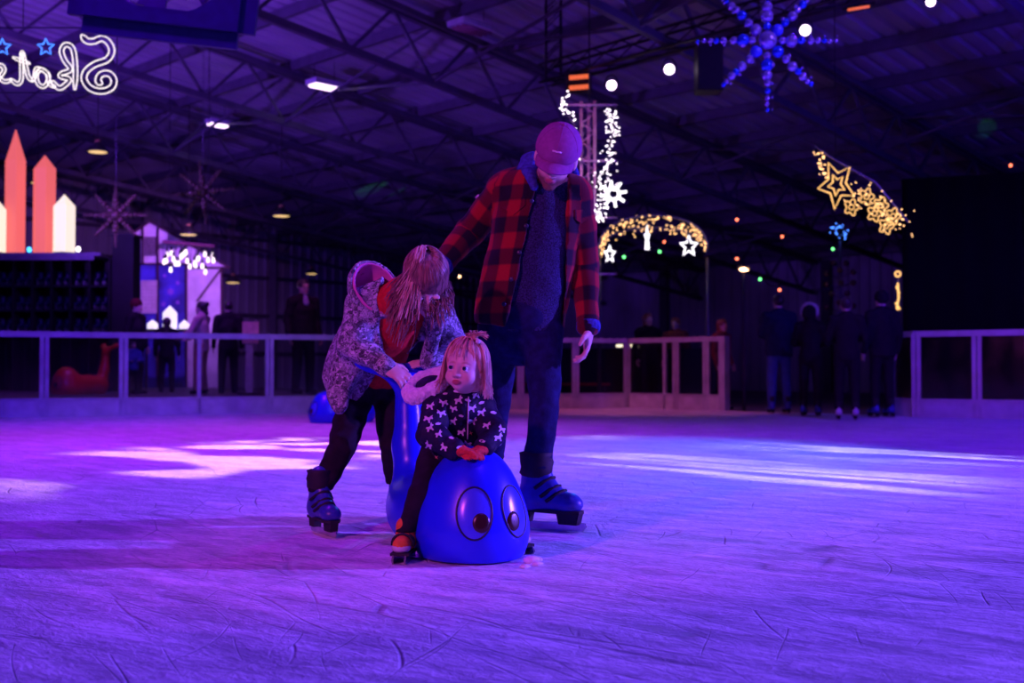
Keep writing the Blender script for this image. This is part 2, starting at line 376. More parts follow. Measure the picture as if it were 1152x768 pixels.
# ---- ice
def ice_material():
    m, nt, p = _nt('scratched_ice'); L = nt.links.new
    tc = N(nt, 'ShaderNodeTexCoord')
    def lines(rot, sx, sy, scale, width, warp, wscale, mask_scale, mlo, mhi, seed):
        wn = N(nt, 'ShaderNodeTexNoise'); wn.inputs['Scale'].default_value = wscale; L(tc.outputs['Object'], wn.inputs[0]); wn.inputs['Detail'].default_value = 1
        mx = N(nt, 'ShaderNodeMixRGB', blend_type='LINEAR_LIGHT'); mx.inputs[0].default_value = warp; L(tc.outputs['Object'], mx.inputs[1]); L(wn.outputs['Color'], mx.inputs[2])
        mp = N(nt, 'ShaderNodeMapping'); mp.vector_type = 'TEXTURE'; mp.inputs['Rotation'].default_value = (0, 0, R(rot)); mp.inputs['Scale'].default_value = (1/sx, 1/sy, 1); mp.inputs['Location'].default_value = (seed, seed*0.37, 0)
        L(mx.outputs[0], mp.inputs[0])
        vo = N(nt, 'ShaderNodeTexVoronoi', feature='DISTANCE_TO_EDGE'); vo.inputs['Scale'].default_value = scale; L(mp.outputs[0], vo.inputs[0])
        r1 = N(nt, 'ShaderNodeMapRange'); r1.inputs[1].default_value = 0.0; r1.inputs[2].default_value = width; r1.inputs[3].default_value = 1; r1.inputs[4].default_value = 0; L(vo.outputs[0], r1.inputs[0])
        mk = N(nt, 'ShaderNodeTexNoise'); mk.inputs['Scale'].default_value = mask_scale; mk.inputs['Detail'].default_value = 3
        mp2 = N(nt, 'ShaderNodeMapping'); mp2.inputs['Location'].default_value = (seed*3, seed, 0); L(tc.outputs['Object'], mp2.inputs[0]); L(mp2.outputs[0], mk.inputs[0])
        r2 = N(nt, 'ShaderNodeMapRange'); r2.inputs[1].default_value = mlo; r2.inputs[2].default_value = mhi; L(mk.outputs[0], r2.inputs[0])
        mu = N(nt, 'ShaderNodeMath', operation='MULTIPLY'); L(r1.outputs[0], mu.inputs[0]); L(r2.outputs[0], mu.inputs[1]); return mu.outputs[0]
    a = lines(-48, 0.40, 3.6, 1.7, 0.018, 0.10, 1.3, 1.1, 0.46, 0.62, 1.0)
    b = lines(-24, 0.35, 4.4, 2.4, 0.017, 0.06, 0.9, 1.7, 0.47, 0.63, 4.0)
    c = lines(78, 0.45, 2.4, 2.2, 0.011, 0.28, 0.8, 2.0, 0.53, 0.62, 7.0)
    d = lines(-66, 0.50, 2.6, 2.4, 0.013, 0.18, 0.7, 1.6, 0.50, 0.62, 11.0)
    def streak(rot, sx, sy, seed, det=5):
        mp = N(nt, 'ShaderNodeMapping'); mp.vector_type = 'TEXTURE'; mp.inputs['Rotation'].default_value = (0, 0, R(rot)); mp.inputs['Scale'].default_value = (1/sx, 1/sy, 1); mp.inputs['Location'].default_value = (seed, 0, 0)
        L(tc.outputs['Object'], mp.inputs[0]); nz = N(nt, 'ShaderNodeTexNoise'); nz.inputs['Scale'].default_value = 1.0; nz.inputs['Detail'].default_value = det; nz.inputs['Roughness'].default_value = 0.65
        nz.inputs['Distortion'].default_value = 0.5
        L(mp.outputs[0], nz.inputs[0]); return nz.outputs[0]
    s1 = streak(-46, 2.0, 10.0, 0, 8); s2 = streak(-20, 2.6, 11.0, 5, 8); s3 = streak(-40, 26, 50, 9, 5)
    def add(x, y, op='ADD'):
        n = N(nt, 'ShaderNodeMath', operation=op)
        for i, q in enumerate((x, y)):
            if isinstance(q, (int, float)): n.inputs[i].default_value = q
            else: L(q, n.inputs[i])
        return n.outputs[0]
    sc = add(add(a, b, 'MAXIMUM'), add(c, d, 'MAXIMUM'), 'MAXIMUM')
    frost = add(add(s1, s2), add(s3, 0.80, 'MULTIPLY'))
    fr = N(nt, 'ShaderNodeMapRange'); fr.inputs[1].default_value = 1.17; fr.inputs[2].default_value = 1.63; L(frost, fr.inputs[0])
    rc = ramp(nt, fr.outputs[0], [(0.0, (0.46, 0.48, 0.53)), (0.45, (0.70, 0.72, 0.76)), (1.0, (0.95, 0.96, 0.98))])
    mx = N(nt, 'ShaderNodeMixRGB', blend_type='MULTIPLY'); L(rc.outputs[0], mx.inputs[1]); mx.inputs[2].default_value = (0.38, 0.38, 0.44, 1)
    L(add(sc, 0.75, 'MULTIPLY'), mx.inputs[0]); L(mx.outputs[0], p.inputs['Base Color'])
    rr = N(nt, 'ShaderNodeMapRange'); rr.inputs[3].default_value = 0.34; rr.inputs[4].default_value = 0.62; L(fr.outputs[0], rr.inputs[0]); L(rr.outputs[0], p.inputs['Roughness'])
    hgt = add(add(fr.outputs[0], 0.55, 'MULTIPLY'), add(sc, -0.45, 'MULTIPLY'))
    bp = N(nt, 'ShaderNodeBump'); bp.inputs['Strength'].default_value = 0.8; bp.inputs['Distance'].default_value = 0.02; L(hgt, bp.inputs['Height']); L(bp.outputs[0], p.inputs['Normal'])
    p.inputs['Specular IOR Level'].default_value = 0.35
    return m
M_ICE = ice_material()

LA = Vector((-7.1, 15.8, 0)); LS = 0.437
def on_left(px):
    a = (px-576)/F; Y = (LA.y-LS*LA.x)/(1-LS*a); return Vector((a*Y, Y, 0))
def on_seg(px, p, q):
    a = (px-576)/F; dx, dy = q.x-p.x, q.y-p.y; t = (a*p.y-p.x)/(dx-a*dy); return p+(q-p)*t
C1 = on_left(705); C2 = Vector((3.44, 18.35, 0))
G1 = Vector((5.5, 16.5, 0)); G2 = Vector((5.65, 15.9, 0)); G3 = Vector((9.9, 13.4, 0))
lf = on_left(-700)
ice = MB(); ice.prism([(-30, -12, -0.05), (16, -12, -0.05), (G3.x+6, G3.y-3.5, -0.05), (G3.x, G3.y, -0.05), (G2.x, G2.y, -0.05), (G1.x, G1.y, -0.05), (C2.x, C2.y, -0.05), (C1.x, C1.y, -0.05), (lf.x, lf.y, -0.05)], (0, 0, 0.05))
tag(ice.obj('floor', M_ICE), 'scuffed ice of the rink covered in skate scratches', 'floor', kind='structure')
hf = MB(); hf.box((0, 22, -0.09), (130, 110, 0.06))
tag(hf.obj('floor_hall', mat('dark_concrete', (0.16, 0.15, 0.17), 0.6, scale=3)), 'dark concrete floor of the hall beyond the rink', 'floor', kind='structure')

# ---- roof and walls
M_ROOF = mat('ribbed_roof_sheet', (0.42, 0.40, 0.46), 0.45, 0.3, var=0.25, scale=0.6)
M_STEEL = mat('painted_roof_steel', (0.10, 0.09, 0.12), 0.55, 0.2, scale=5)
M_WALL = mat('ribbed_wall_sheet', (0.34, 0.33, 0.38), 0.55, 0.1, scale=0.8)
def ribbed(u0, u1, v0, v1, per, amp, f):
    """f(u, v, off) -> point; ribs run along u"""
    b = MB(); prof = [(0, 0), (0.30, 0), (0.42, 1), (0.58, 1), (0.70, 0)]
    vs = []; n = int((v1-v0)/per)
    us = [u0+(u1-u0)*i/4 for i in range(5)]
    cols = []
    for i in range(n):
        for (t, a) in prof: cols.append((v0+(i+t)*per, a*amp))
    for u in us:
        for (v, a) in cols: vs.append(f(u, v, a))
    K = len(cols); fs = [(i*K+j, i*K+j+1, (i+1)*K+j+1, (i+1)*K+j) for i in range(4) for j in range(K-1)]
    return b.add(vs, fs, False)
ceil = ribbed(-14, 33.2, -26, 34.6, 0.33, 0.07, lambda u, v, a: uv(u, v, roofz(u)+0.2+a)).obj('ceiling', M_ROOF)
tag(ceil, 'sloping ribbed metal roof of the hall above the rink', 'ceiling', kind='structure')
for i in range(22):
    u = -2+i*1.62
    MB().bar(uv(u, -25, roofz(u)+0.09), uv(u, 34, roofz(u)+0.09), 0.09, 0.19).obj('purlin', M_STEEL, ceil)
for j in range(11):
    v = -12+j*4.4; D = 0.95
    t = MB()
    for dz in (0.0, -D): t.bar(uv(1, v, roofz(1)+dz-0.06), uv(32.4, v, roofz(32.4)+dz-0.06), 0.10, 0.12)
    t.bar(uv(1, v-0.16, roofz(1)-0.06), uv(32.4, v-0.16, roofz(32.4)-0.06), 0.07, 0.1)
    to = t.obj('roof_truss', M_STEEL, ceil)
    K = 17
    for i in range(K):
        u0 = 3+i*1.73; u1 = u0+0.865; u2 = u0+1.73
        MB().bar(uv(u0, v, roofz(u0)-0.06), uv(u1, v, roofz(u1)-D-0.06), 0.05, 0.05).obj('web_member', M_STEEL, to)
        MB().bar(uv(u1, v, roofz(u1)-D-0.06), uv(u2, v, roofz(u2)-0.06), 0.05, 0.05).obj('web_member', M_STEEL, to)
        if i % 4 == 1 and j < 10:      # long wind braces from one frame to the next
            MB().bar(uv(u1, v, roofz(u1)-D-0.06), uv(u1+1.0, v+4.4, roofz(u1+1.0)-0.1), 0.045, 0.045).obj('wind_brace', M_STEEL, to)
            MB().bar(uv(u1, v, roofz(u1)-0.1), uv(u1, v+4.4, roofz(u1)-D-0.06), 0.045, 0.045).obj('wind_brace', M_STEEL, to)
wl = ribbed(0, 1, -14, 33.0, 0.36, 0.05, lambda t, s, a: uv(s, 33.9-a, -0.06+t*(roofz(s)+0.3))).obj('wall_left', M_WALL)
tag(wl, 'ribbed metal side wall at the back left of the hall', 'wall', kind='structure')
wf = ribbed(0, 1, -26, 34.2, 0.36, 0.05, lambda t, s, a: uv(32.6-a, s, -0.06+t*(roofz(32.6)+0.3))).obj('wall_far', M_WALL)
tag(wf, 'dark ribbed metal end wall behind the fairy light displays', 'wall', kind='structure')
for i in range(7):
    u = 2+i*5.0
    MB().bar(uv(u, 33.7, -0.06), uv(u, 33.7, roofz(u)), 0.25, 0.25).obj('wall_column', M_STEEL, wl)
for i in range(4):
    MB().bar(uv(-12, 33.72, 1.2+i*1.3), uv(32, 33.72, 1.2+i*1.3), 0.08, 0.12).obj('wall_rail', M_STEEL, wl)
for i in range(9):
    v = -20+i*6.4
    MB().bar(uv(32.4, v, -0.06), uv(32.4, v, roofz(32.4)), 0.25, 0.25).obj('wall_column', M_STEEL, wf)

# ---- rink barrier
M_ALU = mat('pale_barrier_aluminium', (0.42, 0.40, 0.48), 0.4, 0.2, scale=6)
M_KICK = mat('white_kickboard', (0.48, 0.46, 0.52), 0.5, scale=5)
def glass_mat():
    m = bpy.data.materials.new('barrier_glass'); m.use_nodes = True; nt = m.node_tree; nt.nodes.remove(nt.nodes['Principled BSDF'])
    out = nt.nodes['Material Output']; tr = N(nt, 'ShaderNodeBsdfTransparent'); gl = N(nt, 'ShaderNodeBsdfGlossy'); fr = N(nt, 'ShaderNodeFresnel'); mx = N(nt, 'ShaderNodeMixShader')
    nz = N(nt, 'ShaderNodeTexNoise'); nz.inputs['Scale'].default_value = 3; rr = ramp(nt, nz.outputs[0], [(0.3, (0.10, 0.10, 0.10)), (0.8, (0.2, 0.2, 0.2))]); nt.links.new(rr.outputs[0], gl.inputs['Roughness'])
    tr.inputs[0].default_value = (0.70, 0.70, 0.74, 1); gl.inputs[0].default_value = (0.8, 0.8, 0.8, 1); fr.inputs[0].default_value = 1.4
    nt.links.new(fr.outputs[0], mx.inputs[0]); nt.links.new(tr.outputs[0], mx.inputs[1]); nt.links.new(gl.outputs[0], mx.inputs[2]); nt.links.new(mx.outputs[0], out.inputs[0]); return m
M_GLASS = glass_mat()
BH = 1.20; KH = 0.23
def barrier(name, label, pts):
    """pts: list of (point, post kind 1 thin / 2 double / 3 thick / 0 none)"""
    root = thing(name, label, 'barrier', pts[0][0])
    for i, (p, k) in enumerate(pts):
        q = pts[i+1][0] if i+1 < len(pts) else None
        d = ((q-p) if q is not None else (p-pts[i-1][0])).normalized()
        if k == 2:
            for s in (-1, 1): MB().bar(p+d*s*0.034+Vector((0, 0, 0.0)), p+d*s*0.034+Vector((0, 0, BH-0.03)), 0.056, 0.06, up=d.cross(Vector((0, 0, 1)))).obj('post', M_ALU, root)
        elif k == 1: MB().bar(p, p+Vector((0, 0, BH-0.03)), 0.055, 0.05, up=d.cross(Vector((0, 0, 1)))).obj('post', M_ALU, root)
        elif k == 3: MB().bar(p, p+Vector((0, 0, BH)), 0.12, 0.14, up=d.cross(Vector((0, 0, 1)))).obj('post', M_ALU, root)
        if q is None: continue
        MB().bar(p+Vector((0, 0, KH/2)), q+Vector((0, 0, KH/2)), 0.05, KH).obj('kickboard', M_KICK, root)
        MB().bar(p+Vector((0, 0, KH+0.012)), q+Vector((0, 0, KH+0.012)), 0.075, 0.03).obj('lower_rail', M_ALU, root)
        MB().bar(p+Vector((0, 0, BH-0.04)), q+Vector((0, 0, BH-0.04)), 0.08, 0.08).obj('top_rail', M_ALU, root)
        MB().bar(p+d*0.06+Vector((0, 0, (KH+BH)/2-0.02)), q-d*0.06+Vector((0, 0, (KH+BH)/2-0.02)), 0.012, BH-KH-0.1).obj('pane', M_GLASS, root)
    return root
barrier('rink_barrier', 'long glazed rink barrier running behind the skaters from the left', [(on_left(p), k) for p, k in ((-330, 2), (-235, 1), (-140, 2), (-42, 1), (50, 2), (139, 2), (224, 1), (303, 2), (378, 1), (450, 2), (519, 1), (585, 2), (647, 2), (705, 2))])
barrier('rink_barrier', 'short angled glazed barrier ending at the rink gate opening', [(on_seg(p, C1, C2), k) for p, k in ((709, 0), (748, 1), (761, 2), (795, 2))]+[(C2-Vector((0.02, 0, 0)), 3)])
barrier('rink_barrier', 'glazed rink barrier in front of the black partition on the right', [(G1, 1), (G2, 2)]+[(on_seg(p, G2, G3), k) for p, k in ((1099, 2), (1172, 1), (1250, 2))])

# ---- black partition behind the right-hand barrier
M_BLACK = cloth('black_drape', (0.004, 0.0035, 0.0045), 0.9, scale=4)
pl = at(1015, 300, 17.6); root = thing('black_partition', 'tall black draped partition wall behind the right barrier', 'partition', (pl.x, pl.y, -0.06))
for i in range(4):
    a = Vector((pl.x+i*1.6, pl.y-i*0.62, -0.06)); b = Vector((pl.x+(i+1)*1.6-0.01, pl.y-(i+1)*0.62, -0.06))
    m = MB(); K = 14; fr = []; bk = []
    nn = Vector((-0.36, -0.93, 0))
    for j in range(K+1):
        p = a.lerp(b, j/K)+nn*(0.035*math.sin(j*1.9+i)); fr.append(p); bk.append(p-nn*0.05)
    vs = fr+[p+Vector((0, 0, 3.62+0.06)) for p in fr]+bk+[p+Vector((0, 0, 3.62+0.06)) for p in bk]; n = K+1
    fs = []
    for j in range(K): fs += [(j, j+1, n+j+1, n+j), (2*n+j+1, 2*n+j, 3*n+j, 3*n+j+1), (n+j, n+j+1, 3*n+j+1, 3*n+j)]
    fs += [(0, n, 3*n, 2*n), (K, 2*n+K, 3*n+K, n+K)]
    m.add(vs, fs, True).obj('drape_panel', M_BLACK, root)
MB().bar(Vector((pl.x, pl.y+0.1, 3.6)), Vector((pl.x+6.4, pl.y+0.1-2.48, 3.6)), 0.05, 0.05).obj('drape_rail', M_STEEL, root)
# ================================================================== FIGURES
def V3(*a): return Vector(a)
def frame(f, u):
    f = Vector(f).normalized(); u = Vector(u); u = (u-f*u.dot(f)).normalized(); return f.cross(u), f, u      # right hand of the figure, forward, up
def skin_mat(name, base):
    m, nt, p = _nt(name); at_ = N(nt, 'ShaderNodeAttribute', attribute_name='tint'); nz = N(nt, 'ShaderNodeTexNoise'); nz.inputs['Scale'].default_value = 40
    tc = N(nt, 'ShaderNodeTexCoord'); nt.links.new(tc.outputs['Object'], nz.inputs[0])
    rp = ramp(nt, nz.outputs[0], [(0.3, tuple(Vector(base)*0.93)), (0.7, base)])
    mx = N(nt, 'ShaderNodeMixRGB', blend_type='MULTIPLY'); mx.inputs[0].default_value = 1; nt.links.new(rp.outputs[0], mx.inputs[1]); nt.links.new(at_.outputs['Vector'], mx.inputs[2])
    nt.links.new(mx.outputs[0], p.inputs['Base Color']); p.inputs['Roughness'].default_value = 0.5
    p.inputs['Subsurface Weight'].default_value = 0.08; p.inputs['Subsurface Radius'].default_value = (0.01, 0.004, 0.002); p.inputs['Subsurface Scale'].default_value = 0.5
    return m
M_SKIN = skin_mat('skin', (0.72, 0.50, 0.42))

def add_head(fd, H, k=0.012, child=False, face=True):
    c, (r, f, u), s = H['c'], H['fr'], H['s']
    P = lambda a, b, d: c+(r*a+f*b+u*d)*s
    A = np.array([list(r), list(f), list(u)]).T
    if child:
        fd.ell(P(0, -0.012, 0.028), (0.082*s, 0.097*s, 0.092*s), A, k)
        fd.ell(P(0, 0.022, -0.032), (0.068*s, 0.070*s, 0.070*s), A, 0.03*s)
        for sx in (-1, 1): fd.ell(P(0.036*sx, 0.058, -0.045), (0.030*s, 0.026*s, 0.027*s), A, 0.022*s)
        fd.ell(P(0, 0.062, -0.083), (0.022*s, 0.020*s, 0.018*s), A, 0.02*s)
    else:
        fd.ell(P(0, -0.012, 0.025), (0.076*s, 0.096*s, 0.090*s), A, k)
        fd.ell(P(0, 0.022, -0.045), (0.060*s, 0.068*s, 0.075*s), A, 0.03*s)
        fd.ell(P(0, 0.070, -0.100), (0.024*s, 0.020*s, 0.018*s), A, 0.02*s)
    if not face: return
    for sx in (-1, 1):
        fd.ell(P(0.078*sx, -0.005, -0.015), (0.010*s, 0.020*s, 0.030*s), A, 0.008*s)
        fd.ell(P(0.033*sx, 0.098, -0.002), (0.019*s, 0.014*s, 0.011*s), A, 0.012*s, 's')
        fd.ell(P(0.033*sx, 0.0865, 0.0085), (0.0165*s, 0.0120*s, 0.0052*s), A, 0.004*s); fd.ell(P(0.033*sx, 0.0855, -0.0135), (0.0160*s, 0.0105*s, 0.0048*s), A, 0.004*s)
    nl = 0.75 if child else 1.0
    fd.cone(P(0, 0.090, 0.004), P(0, 0.093+0.014*nl, -0.034), 0.008*s, 0.0115*s, 0.014*s)
    for sx in (-1, 1): fd.ell(P(0.012*sx, 0.094, -0.037), (0.009*s, 0.010*s, 0.008*s), A, 0.008*s)
    fd.ell(P(0, 0.090, -0.062), (0.021*s, 0.011*s, 0.0055*s), A, 0.006*s)
    fd.ell(P(0, 0.088, -0.071), (0.018*s, 0.011*s, 0.0065*s), A, 0.006*s)
def add_hand(fd, w, d, n, t, s=1.0, curl=18.0, spread=1.0):
    """wrist, finger direction, palm normal, thumb-side direction"""
    d = Vector(d).normalized(); t = Vector(t); t = (t-d*t.dot(d)).normalized(); n0 = Vector(n); n = d.cross(t); n = n if n.dot(n0) > 0 else -n
    w = Vector(w); A = np.array([list(d), list(t), list(n)]).T
    fd.ell(w+d*0.047*s, (0.055*s, 0.042*s, 0.017*s), A, 0.015*s)
    fd.cone(w-d*0.02*s, w+d*0.03*s, 0.026*s, 0.026*s, 0.015*s, flat=(n, 0.75))
    for i, (o, L) in enumerate(((0.030, 0.072), (0.010, 0.082), (-0.011, 0.076), (-0.030, 0.060))):
        p = w+(d*(0.086-abs(o)*0.15)+t*o*spread)*s; a = R(curl*(0.8+0.15*i)); ang = a*0.6
        dv = (d+t*o*2.2*spread).normalized()
        for j, fr in enumerate((0.45, 0.31, 0.24)):
            q = p+(dv*math.cos(ang)+n*math.sin(ang))*L*fr*s
            fd.cone(p, q, (0.0098-0.0009*j)*s, (0.0089-0.0009*j)*s, 0.006*s); p = q; ang += a
    p = w+(d*0.022+t*0.032+n*0.006)*s; q = p+(d*0.62+t*0.62+n*0.35).normalized()*0.045*s
    fd.cone(p, q, 0.014*s, 0.011*s, 0.012*s); fd.cone(q, q+(d*0.9+t*0.15+n*0.35).normalized()*0.032*s, 0.0105*s, 0.0085*s, 0.006*s)

def body(J, parent, h=0.005, s=1.0, skin=None, child=False, face=True, fat=1.0, bmat=None, hands=True):
    """one continuous skin: head, neck, trunk, arms with hands, legs with feet"""
    pts = [v for k_, v in J.items() if isinstance(v, Vector) and k_ != 'fwd' and '_' not in k_]+[J['head']['c']]
    lo = np.min([list(p) for p in pts], 0)-0.22*max(s, 0.7); hi = np.max([list(p) for p in pts], 0)+0.22*max(s, 0.7)
    fd = Field(lo, hi, h); q = s*fat; fw = J['fwd']
    mid = (J['shR']+J['shL'])/2
    fd.cone(J['chest'], J['pelvis'], 0.135*q, 0.140*q, 0.04*s, flat=(fw, 0.72))
    fd.cone(mid.lerp(J['chest'], 0.35), J['chest'], 0.115*q, 0.135*q, 0.05*s, flat=(fw, 0.72))
    for a in 'RL':
        fd.cone(J['neck'], J['sh'+a], 0.055*q, 0.052*q, 0.05*s)
        fd.cone(J['sh'+a], J['el'+a], 0.050*q, 0.040*q, 0.03*s); fd.cone(J['el'+a], J['wr'+a], 0.040*q, 0.026*q, 0.015*s)
        fd.cone(J['hip'+a], J['kn'+a], 0.080*q, 0.054*q, 0.05*s); fd.cone(J['kn'+a], J['an'+a], 0.053*q, 0.036*q, 0.015*s)
        ft = Vector(J['foot'+a+'_d']).normalized() if 'foot'+a+'_d' in J else fw
        ez = J.get('sole', 0.10); fd.cone(V3(J['an'+a].x, J['an'+a].y, ez+0.02*s)-ft*0.01*s, V3(J['an'+a].x, J['an'+a].y, ez)+ft*0.12*s, 0.032*s, 0.022*s, 0.02*s)
        if hands:
            hd = J['hand'+a+'_d'] if 'hand'+a+'_d' in J else (J['wr'+a]-J['el'+a]); hn = J.get('hand'+a+'_n', fw.cross(V3(0, 0, 1))*(1 if a == 'R' else -1)*-1); ht = J.get('hand'+a+'_t', fw)
            add_hand(fd, J['wr'+a], hd, hn, ht, s*J.get('hs', 1.0), J.get('hand'+a+'_c', 18.0))
    H = J['head']; hb = H['c']-H['fr'][2]*0.06*H['s']-H['fr'][1]*0.02*H['s']
    fd.cone(J['neck'], hb, 0.054*q, 0.048*H['s'], 0.03*s)
    add_head(fd, H, child=child, face=face)
    V, Q = fd.mesh(); V = smooth_v(V, Q, 1, 0.4)
    o = link('body', np_mesh('body', V, Q, bmat or M_SKIN), parent)
    tint = np.ones((len(V), 3))
    c, (r, f, u), hs = H['c'], H['fr'], H['s']
    D = (V-np.array(c))/hs; a = D @ np.array(r); b = D @ np.array(f); e = D @ np.array(u)
    if face:
        lip = np.clip(1.25-np.sqrt((a/0.021)**2+((e+0.0665)/0.0105)**2), 0, 0.35)/0.35*(b > 0.06)
        tint *= 1-lip[:, None]*np.array([0.38, 0.80, 0.72])
        for sx in (-1, 1):
            ck = np.exp(-((a-0.042*sx)**2+(e+0.045)**2)/0.00045)*(b > 0.02)*0.35
            tint *= 1-ck[:, None]*np.array([0.0, 0.45, 0.35])
            br = np.clip(1.2-np.sqrt(((a-0.034*sx)/0.02)**2+((e-0.022+3*np.abs(np.abs(a)-0.03)**1.6)/0.0055)**2), 0, 0.4)/0.4*(b > 0.05)*(0.5 if child else 0.75)
            tint *= 1-br[:, None]*np.array([0.5, 0.6, 0.65])
            nr = np.exp(-((a-0.007*sx)**2+(e+0.046)**2)/0.00002)*(b > 0.08)*0.6
            tint *= 1-nr[:, None]*np.array([0.6, 0.7, 0.7])
        if H.get('beard'):
            bd = np.clip((-e-0.045-0.25*np.clip(b-0.06, -1, 0)*-0.3)/0.02, 0, 1)*(b > -0.02)*(np.abs(a) < 0.08)*(1-lip)
            tint *= 1-bd[:, None]*np.array([0.72, 0.8, 0.85])
    set_attr(o.data, 'tint', tint)
    return o
M_EYEW = mat('eye_white', (0.75, 0.74, 0.74), 0.25, var=0.03); M_IRIS = mat('eye_iris', (0.05, 0.09, 0.16), 0.2, var=0.3, scale=200); M_PUP = mat('eye_pupil', (0.004, 0.004, 0.004), 0.15, var=0.0)
def eyes(H, parent, look=(0, 0), rad=0.0128):
    c, (r, f, u), s = H['c'], H['fr'], H['s']
    for sx in (-1, 1):
        e = c+(r*0.033*sx+f*0.0855-u*0.003)*s
        g = (f+r*look[0]+u*look[1]).normalized(); x = g.orthogonal().normalized(); y = g.cross(x); M = Matrix((x, y, g)).transposed()
        b = MB(); b.ball(e, rad*s, 16, 10, M)
        eo = b.obj('eye', M_EYEW, parent)
        i = MB(); i.lathe([(rad*0.76*s, rad*0.66*s), (rad*0.70*s, rad*0.80*s), (rad*0.45*s, rad*0.95*s), (0.0001, rad*1.03*s)], 14, e, M); i.obj('iris', M_IRIS, eo)
        i = MB(); i.lathe([(rad*0.42*s, rad*0.965*s), (rad*0.25*s, rad*1.03*s), (0.0001, rad*1.06*s)], 10, e, M); i.obj('pupil', M_PUP, eo)
def bvh_of(V, Q):
    from mathutils.bvhtree import BVHTree
    return BVHTree.FromPolygons([tuple(v) for v in V], [tuple(q) for q in Q])
def shoot(bv, px, py):
    o = Vector((0, 0, CAMZ)); d = (at(px, py, 1.0)-o).normalized(); h = bv.ray_cast(o, d); return h[0], h[1]
def cut_front(fd, left, right, ymax, fw=None, mid=None, soft=0.0):
    """open a garment down its front: left/right are lists of (x, z) edges, ordered by falling z"""
    x, y, z = np.meshgrid(*[(fd.lo[k]+fd.h*np.arange(fd.n[k])) for k in range(3)], indexing='ij', sparse=True)
    def edge(e):
        e = sorted(e, key=lambda q: q[1]); return np.interp(z, [q[1] for q in e], [q[0] for q in e])
    zt = max(q[1] for q in left)
    c = np.minimum(np.minimum(x-edge(left), edge(right)-x), (ymax-y))
    c = np.where(z > zt+0.2, -1.0, c)
    fd.d = np.maximum(fd.d, (c+0*fd.d).astype(np.float32))
def shell(outer, inner_off):
    """hollow out a solid field"""
    outer.d = np.maximum(outer.d, -(outer.d+inner_off)); return outer
def bone_uv(V, bones, axis_c, axis_f, zref=0.0):
    """cloth coordinates in metres: along and around the nearest bone; the trunk runs by height"""
    best = np.full(len(V), 1e9); U = np.zeros((len(V), 3))
    for (a, b, rad, off, kind) in bones:
        a = np.array(a); b = np.array(b); ab = b-a; L = np.linalg.norm(ab); t = np.clip((V-a) @ ab/L**2, 0, 1); P = a+t[:, None]*ab; dv = V-P; d = np.linalg.norm(dv, axis=1)-rad
        dn = ab/L; x = np.cross(dn, [0.13, 1, 0.2]); x /= np.linalg.norm(x); y = np.cross(dn, x)
        ang = np.arctan2(dv @ y, dv @ x); m = d < best; best[m] = d[m]
        if kind == 'trunk':
            U[m, 0] = np.arctan2(dv[m, 0], -dv[m, 1])*0.19; U[m, 1] = V[m, 2]
        else:
            U[m, 0] = ang[m]*rad; U[m, 1] = off+t[m]*L
    return U

